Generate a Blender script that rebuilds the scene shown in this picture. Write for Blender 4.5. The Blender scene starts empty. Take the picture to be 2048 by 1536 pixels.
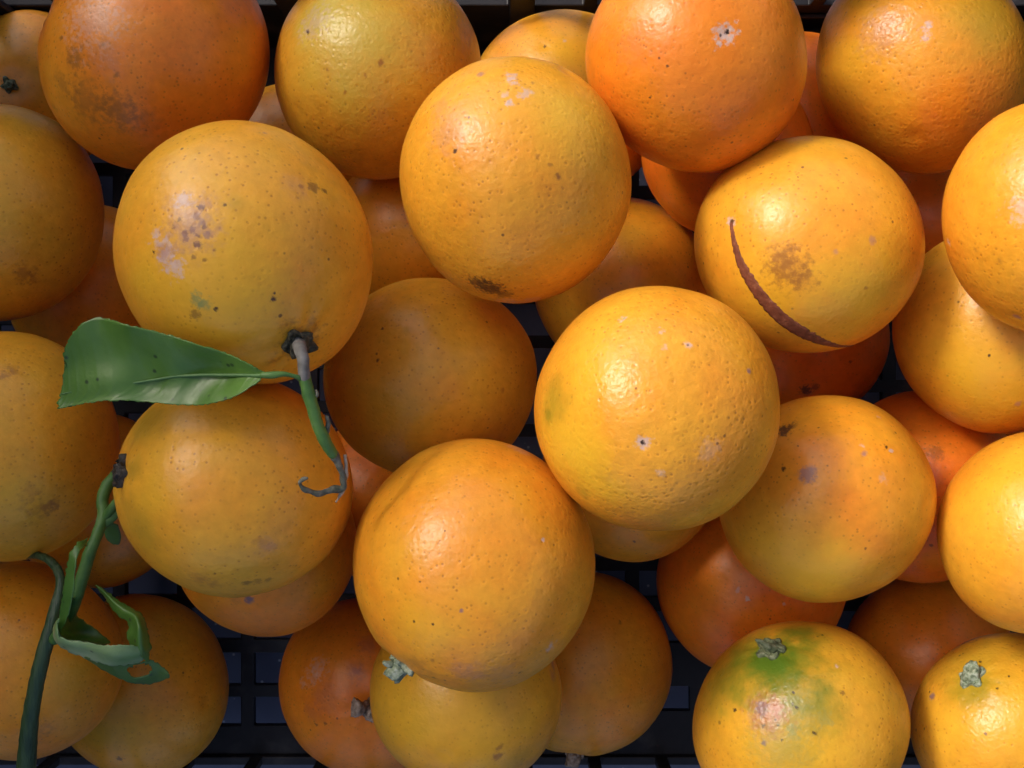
import bpy, bmesh, math, random
from mathutils import Vector, Matrix, noise

scene = bpy.context.scene
COL = scene.collection

# ---------------------------------------------------------------- camera
cam_data = bpy.data.cameras.new('camera')
cam_data.sensor_width = 36.0
cam_data.lens = 1900.0 / 2048.0 * 36.0
cam_data.clip_start = 0.01
cam_data.clip_end = 200.0
cam = bpy.data.objects.new('camera', cam_data)
cam.location = (0, 0, 0.45)
COL.objects.link(cam)
scene.camera = cam

# ---------------------------------------------------------------- light
SUN_DIR = Vector((-0.64, 0.46, 0.60)).normalized()      # towards the light
world = bpy.data.worlds.new('World')
scene.world = world
world.use_nodes = True
wn = world.node_tree
bg = wn.nodes['Background']
sky = wn.nodes.new('ShaderNodeTexSky')
sky.sky_type = 'NISHITA'
sky.sun_disc = False
sky.sun_elevation = math.asin(SUN_DIR.z)
sky.sun_rotation = math.atan2(SUN_DIR.x, SUN_DIR.y)
wn.links.new(sky.outputs[0], bg.inputs[0])
sky.air_density = 0.6
sky.dust_density = 4.0
sky.ozone_density = 0.3
bg.inputs[1].default_value = 0.14
sun_data = bpy.data.lights.new('sun', 'SUN')
sun_data.energy = 1.2
sun_data.angle = math.radians(10)
sun_data.color = (1.0, 0.93, 0.82)
sun = bpy.data.objects.new('sun', sun_data)
sun.rotation_euler = SUN_DIR.to_track_quat('Z', 'Y').to_euler()
sun.location = SUN_DIR * 3
COL.objects.link(sun)
vs = scene.view_settings
vs.view_transform = 'Standard'
vs.look = 'None'
vs.gamma = 1.0
vs.exposure = 0.84
scene.render.engine = 'CYCLES'
scene.cycles.max_bounces = 8
scene.cycles.diffuse_bounces = 5
scene.cycles.caustics_reflective = False
scene.cycles.caustics_refractive = False
scene.cycles.use_denoising = True

# ---------------------------------------------------------------- helpers
def link(o, parent=None):
    COL.objects.link(o)
    if parent is not None:
        o.parent = parent
    return o

def tag(o, label=None, cat=None, group=None, kind=None):
    if label: o['label'] = label
    if cat: o['category'] = cat
    if group: o['group'] = group
    if kind: o['kind'] = kind
    return o

def mesh_obj(name, verts, faces, mats, parent=None, smooth=True, origin=None, mat_index=None):
    """verts in world space; the object sits at origin (or at its parent's)"""
    me = bpy.data.meshes.new(name)
    o0 = Vector(origin) if origin is not None else (Vector(parent.location) if parent is not None else Vector((0, 0, 0)))
    me.from_pydata([tuple(Vector(v) - o0) for v in verts], [], faces)
    for m in (mats if isinstance(mats, (list, tuple)) else [mats]):
        me.materials.append(m)
    if smooth:
        me.polygons.foreach_set('use_smooth', [True] * len(me.polygons))
    if mat_index:
        me.polygons.foreach_set('material_index', mat_index)
    me.update()
    o = bpy.data.objects.new(name, me)
    if parent is None:
        o.location = o0
    return link(o, parent)

def spline(pts, per):
    """Catmull-Rom through tuples of any length"""
    out = []
    n = len(pts)
    for i in range(n - 1):
        p0, p1, p2, p3 = pts[max(i - 1, 0)], pts[i], pts[i + 1], pts[min(i + 2, n - 1)]
        for s in range(per):
            t = s / per
            out.append(tuple(0.5 * (2 * b + (c - a) * t + (2 * a - 5 * b + 4 * c - d) * t * t + (3 * b - a - 3 * c + d) * t ** 3)
                             for a, b, c, d in zip(p0, p1, p2, p3)))
    out.append(tuple(pts[-1]))
    return out

def tube_geo(pts, verts, faces, per=6, sides=12, rough=0.07, seed=0.0):
    path = spline(pts, per)
    base = len(verts)
    up = Vector((0.3, 0.2, 1)).normalized()
    for k, p in enumerate(path):
        c = Vector(p[:3]); r = p[3]
        a = Vector(path[max(k - 1, 0)][:3]); b = Vector(path[min(k + 1, len(path) - 1)][:3])
        t = (b - a).normalized()
        s = t.cross(up).normalized(); u2 = s.cross(t)
        for j in range(sides):
            th = 2 * math.pi * j / sides
            rr = r * (1 + rough * 2 * noise.noise((c + s * math.cos(th) * r * 2 + u2 * math.sin(th) * r) * 420 + Vector((seed, 0, 0))))
            verts.append(c + s * math.cos(th) * rr + u2 * math.sin(th) * rr)
    n = len(path)
    for k in range(n - 1):
        for j in range(sides):
            a = base + k * sides + j; b = base + k * sides + (j + 1) % sides
            faces.append((a, b, b + sides, a + sides))
    for end, k in ((0, 0), (1, n - 1)):
        ci = len(verts)
        verts.append(Vector(path[k][:3]))
        for j in range(sides):
            a = base + k * sides + j; b = base + k * sides + (j + 1) % sides
            faces.append((b, a, ci) if end == 0 else (a, b, ci))

def tube(name, pts, mat, parent=None, origin=None, **kw):
    v, f = [], []
    tube_geo(pts, v, f, **kw)
    return mesh_obj(name, v, f, mat, parent, origin=origin)

def up_rows(rows, pu, pv):
    fine = [spline(r, pv) for r in rows]
    cols = [spline([fine[i][j] for i in range(len(fine))], pu) for j in range(len(fine[0]))]
    return cols          # cols[j][i]

def patch_geo(rows, verts, faces, pu=6, pv=6, hole=None, jag=0.0, wav=0.0, seed=0.0, vein=0.0, torn=0.0):
    cols = up_rows(rows, pu, pv)
    nj, ni = len(cols), len(cols[0])
    base = len(verts)
    for j in range(nj):
        for i in range(ni):
            p = Vector(cols[j][i])
            if wav:
                p.z += wav * noise.noise(p * 90 + Vector((seed, 1, 2)))
            if vein:
                x = (i / pu) * 1.25 - abs(j / pv - 1) * 1.5 + .25 * noise.noise(p * 60)
                fr = x - math.floor(x)
                p.z += vein * (math.exp(-((fr - .5) / .10) ** 2) + .35 * noise.noise(p * 350)) * min(1, 4 * min(j, nj - 1 - j) / nj)
            if torn and i == ni - 1:
                p += Vector((noise.noise(p * 300), 0, 0)) * torn + Vector((noise.noise(p * 1300), 0, 0)) * torn * .6
            if jag and j in (0, nj - 1):
                p += Vector((noise.noise(p * 900), noise.noise(p * 900 + Vector((7, 3, 1))), 0)) * jag
            verts.append(p)
    for j in range(nj - 1):
        for i in range(ni - 1):
            if hole and hole((i + .5) / pu, (j + .5) / pv):
                continue
            a = base + j * ni + i
            faces.append((a, a + 1, a + ni + 1, a + ni))

# ---------------------------------------------------------------- materials
def new_mat(name):
    m = bpy.data.materials.new(name)
    m.use_nodes = True
    return m, m.node_tree.nodes, m.node_tree.links, m.node_tree.nodes['Principled BSDF']

def ramp(nodes, links, src, stops):
    r = nodes.new('ShaderNodeValToRGB')
    e = r.color_ramp.elements
    e[0].position, e[0].color = stops[0]
    e[1].position, e[1].color = stops[-1]
    for p, c in stops[1:-1]:
        x = e.new(p); x.color = c
    if src is not None:
        links.new(src, r.inputs[0])
    return r

def plain_mat(name, stops, scale, rough, spec=0.5, bump=0.0, bump_scale=None, noise_detail=4.0, stretch=None):
    """noise coloured surface"""
    m, N, L, b = new_mat(name)
    tc = N.new('ShaderNodeTexCoord')
    src = tc.outputs['Object']
    if stretch:
        mp = N.new('ShaderNodeMapping'); mp.inputs['Scale'].default_value = stretch
        L.new(src, mp.inputs[0]); src = mp.outputs[0]
    nz = N.new('ShaderNodeTexNoise'); nz.inputs['Scale'].default_value = scale; nz.inputs['Detail'].default_value = noise_detail
    L.new(src, nz.inputs['Vector'])
    r = ramp(N, L, nz.outputs[0], stops)
    L.new(r.outputs[0], b.inputs['Base Color'])
    b.inputs['Roughness'].default_value = rough
    b.inputs['Specular IOR Level'].default_value = spec
    if bump:
        n2 = N.new('ShaderNodeTexNoise'); n2.inputs['Scale'].default_value = bump_scale or scale * 2; n2.inputs['Detail'].default_value = 5
        L.new(src, n2.inputs['Vector'])
        bp = N.new('ShaderNodeBump'); bp.inputs['Distance'].default_value = bump; bp.inputs['Strength'].default_value = 1
        L.new(n2.outputs[0], bp.inputs['Height']); L.new(bp.outputs[0], b.inputs['Normal'])
    return m

def C4(r, g, b): return (r, g, b, 1)

def make_stain_group():
    g = bpy.data.node_groups.new('stain', 'ShaderNodeTree')
    I = g.interface
    for n, t in (('Coord', 'NodeSocketVector'), ('Centre', 'NodeSocketVector'), ('Radius', 'NodeSocketFloat'), ('Inner', 'NodeSocketFloat'),
                 ('Patchy', 'NodeSocketFloat'), ('Fine', 'NodeSocketFloat'), ('Amount', 'NodeSocketFloat'), ('Tint', 'NodeSocketColor'), ('Color', 'NodeSocketColor')):
        I.new_socket(n, in_out='INPUT', socket_type=t)
    I.new_socket('Color', in_out='OUTPUT', socket_type='NodeSocketColor')
    N, L = g.nodes, g.links
    gi = N.new('NodeGroupInput'); go = N.new('NodeGroupOutput')
    d = N.new('ShaderNodeVectorMath'); d.operation = 'DISTANCE'
    L.new(gi.outputs['Coord'], d.inputs[0]); L.new(gi.outputs['Centre'], d.inputs[1])
    nz = N.new('ShaderNodeTexNoise'); nz.inputs['Detail'].default_value = 3; nz.inputs['Roughness'].default_value = .6
    L.new(gi.outputs['Coord'], nz.inputs['Vector']); L.new(gi.outputs['Fine'], nz.inputs['Scale'])
    # d' = d + (noise-.5)*patchy*1.8*radius
    s = N.new('ShaderNodeMath'); s.operation = 'SUBTRACT'; L.new(nz.outputs[0], s.inputs[0]); s.inputs[1].default_value = .5
    m1 = N.new('ShaderNodeMath'); m1.operation = 'MULTIPLY'; L.new(s.outputs[0], m1.inputs[0]); L.new(gi.outputs['Patchy'], m1.inputs[1])
    m2 = N.new('ShaderNodeMath'); m2.operation = 'MULTIPLY'; L.new(m1.outputs[0], m2.inputs[0]); L.new(gi.outputs['Radius'], m2.inputs[1])
    m3 = N.new('ShaderNodeMath'); m3.operation = 'MULTIPLY_ADD'; L.new(m2.outputs[0], m3.inputs[0]); m3.inputs[1].default_value = 2.6; L.new(d.outputs['Value'], m3.inputs[2])
    inn = N.new('ShaderNodeMath'); inn.operation = 'MULTIPLY'; L.new(gi.outputs['Radius'], inn.inputs[0]); L.new(gi.outputs['Inner'], inn.inputs[1])
    mr = N.new('ShaderNodeMapRange'); mr.interpolation_type = 'SMOOTHSTEP'
    L.new(m3.outputs[0], mr.inputs['Value']); L.new(inn.outputs[0], mr.inputs['From Min']); L.new(gi.outputs['Radius'], mr.inputs['From Max'])
    mr.inputs['To Min'].default_value = 1; mr.inputs['To Max'].default_value = 0
    am = N.new('ShaderNodeMath'); am.operation = 'MULTIPLY'; L.new(mr.outputs[0], am.inputs[0]); L.new(gi.outputs['Amount'], am.inputs[1])
    mx = N.new('ShaderNodeMix'); mx.data_type = 'RGBA'
    L.new(am.outputs[0], mx.inputs[0]); L.new(gi.outputs['Color'], mx.inputs[6]); L.new(gi.outputs['Tint'], mx.inputs[7])
    L.new(mx.outputs[2], go.inputs[0])
    return g
STAIN_GROUP = make_stain_group()

# kind: tint, inner fraction, patchiness, noise scale
STAIN_KIND = {
    'd': ((.030, .014, .008), .25, .8, 1100),      # dark speck
    'k': ((.10, .042, .014), .30, .75, 900),       # dark brown smudge
    'b': ((.30, .115, .020), .05, .95, 480),       # brown scuff
    'm': ((.36, .105, .055), .10, .6, 420),        # reddish bruise
    'p': ((.36, .17, .12), .05, .7, 420),          # dull purple bloom; also painted reflection and shade
    'v': ((.20, .115, .13), .30, .5, 900),         # violet spot
    'w': ((.56, .38, .30), .15, 1.15, 620),          # pale corky scab; also painted sun patch and highlight
    'g': ((.075, .150, .010), .0, .35, 160),       # green skin
    'h': ((.24, .25, .07), .1, .9, 600),           # grey green fleck
    'y': ((.70, .40, .022), .0, .3, 120),          # yellow skin
    'o': ((.36, .235, .018), .0, .3, 130),         # olive skin
    'l': ((.52, .43, .055), .0, .25, 110),         # lime skin
    'r': ((.72, .185, .008), .0, .25, 110),        # redder skin
}

def make_pore_group():
    """skin colour mottling, oil gland dots and the dimpled relief, one group shared by every orange"""
    g = bpy.data.node_groups.new('peel_skin', 'ShaderNodeTree')
    I = g.interface
    I.new_socket('Coord', in_out='INPUT', socket_type='NodeSocketVector')
    I.new_socket('Tone', in_out='INPUT', socket_type='NodeSocketFloat')
    I.new_socket('Color', in_out='OUTPUT', socket_type='NodeSocketColor')
    I.new_socket('Height', in_out='OUTPUT', socket_type='NodeSocketFloat')
    I.new_socket('Dots', in_out='OUTPUT', socket_type='NodeSocketFloat')
    N, L = g.nodes, g.links
    gi = N.new('NodeGroupInput'); go = N.new('NodeGroupOutput')
    def noise_tex(scale, detail=2, rough=.5):
        n = N.new('ShaderNodeTexNoise'); n.inputs['Scale'].default_value = scale; n.inputs['Detail'].default_value = detail
        n.inputs['Roughness'].default_value = rough
        L.new(gi.outputs['Coord'], n.inputs['Vector']); return n
    big = noise_tex(32, 3, .55)
    t = N.new('ShaderNodeMath'); t.operation = 'MULTIPLY_ADD'; L.new(big.outputs[0], t.inputs[0]); t.inputs[1].default_value = .9
    sub = N.new('ShaderNodeMath'); sub.operation = 'SUBTRACT'; L.new(gi.outputs['Tone'], sub.inputs[0]); sub.inputs[1].default_value = .45
    L.new(sub.outputs[0], t.inputs[2])
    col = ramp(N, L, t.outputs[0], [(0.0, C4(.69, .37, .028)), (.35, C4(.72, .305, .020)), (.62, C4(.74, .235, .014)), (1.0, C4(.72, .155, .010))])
    # fine mottling
    med = noise_tex(260, 4, .6)
    mm = N.new('ShaderNodeMapRange'); L.new(med.outputs[0], mm.inputs[0])
    mm.inputs[1].default_value = .3; mm.inputs[2].default_value = .7; mm.inputs[3].default_value = .90; mm.inputs[4].default_value = 1.08
    mul = N.new('ShaderNodeVectorMath'); mul.operation = 'SCALE'; L.new(col.outputs[0], mul.inputs[0]); L.new(mm.outputs[0], mul.inputs[3])
    # oil glands
    vo = N.new('ShaderNodeTexVoronoi'); vo.inputs['Scale'].default_value = 520; vo.inputs['Randomness'].default_value = .85
    L.new(gi.outputs['Coord'], vo.inputs['Vector'])
    dot = N.new('ShaderNodeMapRange'); dot.interpolation_type = 'SMOOTHSTEP'; L.new(vo.outputs[0], dot.inputs[0])
    dot.inputs[1].default_value = .10; dot.inputs[2].default_value = .27; dot.inputs[3].default_value = 1; dot.inputs[4].default_value = 0
    area = noise_tex(55, 2)
    am = N.new('ShaderNodeMapRange'); L.new(area.outputs[0], am.inputs[0])
    am.inputs[1].default_value = .35; am.inputs[2].default_value = .65; am.inputs[3].default_value = .28; am.inputs[4].default_value = .70
    da = N.new('ShaderNodeMath'); da.operation = 'MULTIPLY'; L.new(dot.outputs[0], da.inputs[0]); L.new(am.outputs[0], da.inputs[1])
    mx = N.new('ShaderNodeMix'); mx.data_type = 'RGBA'; L.new(da.outputs[0], mx.inputs[0]); L.new(mul.outputs[0], mx.inputs[6])
    mx.inputs[7].default_value = C4(.36, .125, .012)
    # rare dark specks
    vs_ = N.new('ShaderNodeTexVoronoi'); vs_.inputs['Scale'].default_value = 95; L.new(gi.outputs['Coord'], vs_.inputs['Vector'])
    sp = N.new('ShaderNodeMapRange'); sp.interpolation_type = 'SMOOTHSTEP'; L.new(vs_.outputs[0], sp.inputs[0])
    sp.inputs[1].default_value = .025; sp.inputs[2].default_value = .06; sp.inputs[3].default_value = .75; sp.inputs[4].default_value = 0
    mx2 = N.new('ShaderNodeMix'); mx2.data_type = 'RGBA'; L.new(sp.outputs[0], mx2.inputs[0]); L.new(mx.outputs[2], mx2.inputs[6])
    mx2.inputs[7].default_value = C4(.07, .03, .012)
    L.new(mx2.outputs[2], go.inputs['Color'])
    # relief: dimples + soft lumps
    pit = N.new('ShaderNodeMapRange'); pit.interpolation_type = 'SMOOTHSTEP'; L.new(vo.outputs[0], pit.inputs[0])
    pit.inputs[1].default_value = 0; pit.inputs[2].default_value = .5; pit.inputs[3].default_value = 0; pit.inputs[4].default_value = 1
    lump = noise_tex(460, 2, .5)
    fine = noise_tex(1500, 2, .5)
    h1 = N.new('ShaderNodeMath'); h1.operation = 'MULTIPLY_ADD'; L.new(lump.outputs[0], h1.inputs[0]); h1.inputs[1].default_value = 1.9; 
    pm = N.new('ShaderNodeMath'); pm.operation = 'MULTIPLY'; L.new(pit.outputs[0], pm.inputs[0]); pm.inputs[1].default_value = .6
    L.new(pm.outputs[0], h1.inputs[2])
    h2 = N.new('ShaderNodeMath'); h2.operation = 'MULTIPLY_ADD'; L.new(fine.outputs[0], h2.inputs[0]); h2.inputs[1].default_value = .35; L.new(h1.outputs[0], h2.inputs[2])
    L.new(h2.outputs[0], go.inputs['Height'])
    L.new(da.outputs[0], go.inputs['Dots'])
    return g
PORE_GROUP = make_pore_group()

def peel_mat(idx, tone, stains, centre_fn):
    m, N, L, b = new_mat('orange_peel')
    tc = N.new('ShaderNodeTexCoord')
    off = N.new('ShaderNodeVectorMath'); off.operation = 'ADD'
    rr = random.Random(idx * 7 + 3)
    off.inputs[1].default_value = (rr.uniform(-5, 5), rr.uniform(-5, 5), rr.uniform(-5, 5))
    L.new(tc.outputs['Object'], off.inputs[0])
    pg = N.new('ShaderNodeGroup'); pg.node_tree = PORE_GROUP
    L.new(off.outputs[0], pg.inputs['Coord']); pg.inputs['Tone'].default_value = tone
    colour = pg.outputs['Color']
    order = {'y': 0, 'l': 0, 'o': 0, 'r': 0, 'g': 1}
    for s in sorted(stains, key=lambda s: order.get(s[2], 2)):
        n, rad, kind, amt = s
        tint, inner, patchy, fine = STAIN_KIND[kind]
        sg = N.new('ShaderNodeGroup'); sg.node_tree = STAIN_GROUP
        L.new(tc.outputs['Object'], sg.inputs['Coord'])
        sg.inputs['Centre'].default_value = centre_fn(n)
        sg.inputs['Radius'].default_value = rad * {'g': 1.9, 'd': .8, 'k': .9}.get(kind, 1.15)
        sg.inputs['Inner'].default_value = inner
        sg.inputs['Patchy'].default_value = patchy
        sg.inputs['Fine'].default_value = fine
        sg.inputs['Amount'].default_value = amt
        sg.inputs['Tint'].default_value = tint + (1,)
        L.new(colour, sg.inputs['Color'])
        colour = sg.outputs[0]
    L.new(colour, b.inputs['Base Color'])
    b.inputs['Roughness'].default_value = .35
    b.inputs['Specular IOR Level'].default_value = .4
    b.inputs['Subsurface Weight'].default_value = .12
    b.inputs['Subsurface Radius'].default_value = (1.0, .42, .08)
    b.inputs['Subsurface Scale'].default_value = .004
    bp = N.new('ShaderNodeBump'); bp.inputs['Strength'].default_value = 1; bp.inputs['Distance'].default_value = RELIEF[idx]
    L.new(pg.outputs['Height'], bp.inputs['Height']); L.new(bp.outputs[0], b.inputs['Normal'])
    return m

M_PLASTIC = plain_mat('black_plastic', [(.35, C4(.010, .010, .013)), (.58, C4(.020, .019, .022)), (.78, C4(.065, .06, .058))], 45, .5, .3, .00008, 900)
M_STEM_GREEN = plain_mat('green_stem', [(.25, C4(.040, .115, .024)), (.6, C4(.080, .175, .034)), (.8, C4(.12, .19, .08))], 260, .5, .4, .0001, 1400, stretch=(1, 1, .4))
M_STEM_DARK = plain_mat('dark_green_twig', [(.3, C4(.016, .040, .016)), (.55, C4(.036, .074, .026)), (.75, C4(.075, .10, .05))], 330, .42, .45, .0004, 1100, stretch=(1, .12, 1))
M_STEM_GREY = plain_mat('grey_stem', [(.3, C4(.10, .098, .085)), (.7, C4(.19, .18, .165))], 500, .7, .3, .0001, 1600)
M_DRY = plain_mat('dry_stem', [(.3, C4(.05, .058, .038)), (.55, C4(.13, .13, .095)), (.75, C4(.27, .24, .18))], 420, .7, .3, .0002, 1500)
M_DRY_PALE = plain_mat('pale_split_wood', [(.3, C4(.33, .25, .17)), (.7, C4(.52, .43, .32))], 500, .75, .3, .0001, 1500)
CALYX_MAT = {
    'brown': plain_mat('calyx_brown', [(.3, C4(.018, .016, .010)), (.55, C4(.065, .062, .036)), (.78, C4(.17, .16, .11))], 700, .7, .3, .0003, 1500),
    'dark': plain_mat('calyx_dark', [(.3, C4(.012, .010, .008)), (.6, C4(.045, .036, .026)), (.82, C4(.16, .12, .10))], 700, .6, .4, .0003, 1500),
    'pale': plain_mat('calyx_pale', [(.28, C4(.06, .085, .045)), (.5, C4(.22, .27, .18)), (.75, C4(.46, .50, .40))], 800, .7, .3, .0003, 1500),
    'grey': plain_mat('calyx_grey', [(.28, C4(.045, .06, .03)), (.55, C4(.14, .16, .085)), (.8, C4(.30, .30, .21))], 800, .7, .3, .0003, 1500),
    'wood': plain_mat('calyx_wood', [(.3, C4(.15, .11, .08)), (.55, C4(.34, .27, .21)), (.8, C4(.55, .47, .40))], 700, .8, .3, .0003, 1500),
}

def leaf_mat(name, dark, light, rough):
    m, N, L, b = new_mat(name)
    tc = N.new('ShaderNodeTexCoord')
    nz = N.new('ShaderNodeTexNoise'); nz.inputs['Scale'].default_value = 55; nz.inputs['Detail'].default_value = 5
    L.new(tc.outputs['Object'], nz.inputs['Vector'])
    r = ramp(N, L, nz.outputs[0], [(.3, dark + (1,)), (.7, light + (1,))])
    vo = N.new('ShaderNodeTexVoronoi'); vo.inputs['Scale'].default_value = 190
    L.new(tc.outputs['Object'], vo.inputs['Vector'])
    sp = N.new('ShaderNodeMapRange'); L.new(vo.outputs[0], sp.inputs[0])
    sp.inputs[1].default_value = .07; sp.inputs[2].default_value = .14; sp.inputs[3].default_value = .85; sp.inputs[4].default_value = 0
    mx = N.new('ShaderNodeMix'); mx.data_type = 'RGBA'; L.new(sp.outputs[0], mx.inputs[0]); L.new(r.outputs[0], mx.inputs[6]); mx.inputs[7].default_value = C4(.015, .03, .012)
    L.new(mx.outputs[2], b.inputs['Base Color'])
    b.inputs['Roughness'].default_value = rough
    b.inputs['Specular IOR Level'].default_value = .5
    b.inputs['Subsurface Weight'].default_value = .15
    b.inputs['Subsurface Radius'].default_value = (.5, 1, .2)
    b.inputs['Subsurface Scale'].default_value = .0015
    n2 = N.new('ShaderNodeTexNoise'); n2.inputs['Scale'].default_value = 600; L.new(tc.outputs['Object'], n2.inputs['Vector'])
    bp = N.new('ShaderNodeBump'); bp.inputs['Distance'].default_value = .00008; L.new(n2.outputs[0], bp.inputs['Height']); L.new(bp.outputs[0], b.inputs['Normal'])
    return m
M_LEAF = leaf_mat('leaf_green', (.045, .120, .016), (.100, .200, .032), .38)
M_LEAF_PALE = leaf_mat('leaf_underside', (.10, .20, .055), (.33, .42, .22), .5)
M_LEAF_DARK = leaf_mat('leaf_dark', (.032, .088, .012), (.070, .150, .024), .42)
M_LEAF_RIB = plain_mat('leaf_midrib', [(.3, C4(.06, .15, .04)), (.7, C4(.11, .21, .065))], 300, .5, .4)
M_SCAR = plain_mat('brown_scar', [(.3, C4(.13, .036, .014)), (.55, C4(.20, .060, .026)), (.75, C4(.32, .13, .06))], 420, .7, .3, .0002, 1400)

def ground_mat():
    m, N, L, b = new_mat('ground')
    tc = N.new('ShaderNodeTexCoord')
    nz = N.new('ShaderNodeTexNoise'); nz.inputs['Scale'].default_value = 18; nz.inputs['Detail'].default_value = 8
    L.new(tc.outputs['Object'], nz.inputs['Vector'])
    r = ramp(N, L, nz.outputs[0], [(.3, C4(.085, .095, .155)), (.7, C4(.145, .16, .24))])
    vo = N.new('ShaderNodeTexVoronoi'); vo.inputs['Scale'].default_value = 160; L.new(tc.outputs['Object'], vo.inputs['Vector'])
    sp = N.new('ShaderNodeMapRange'); L.new(vo.outputs[0], sp.inputs[0])
    sp.inputs[1].default_value = .06; sp.inputs[2].default_value = .14; sp.inputs[3].default_value = .8; sp.inputs[4].default_value = 0
    mx = N.new('ShaderNodeMix'); mx.data_type = 'RGBA'; L.new(sp.outputs[0], mx.inputs[0]); L.new(r.outputs[0], mx.inputs[6]); mx.inputs[7].default_value = C4(.5, .5, .55)
    L.new(mx.outputs[2], b.inputs['Base Color']); b.inputs['Roughness'].default_value = .55
    bp = N.new('ShaderNodeBump'); bp.inputs['Distance'].default_value = .001; L.new(nz.outputs[0], bp.inputs['Height']); L.new(bp.outputs[0], b.inputs['Normal'])
    return m

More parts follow.
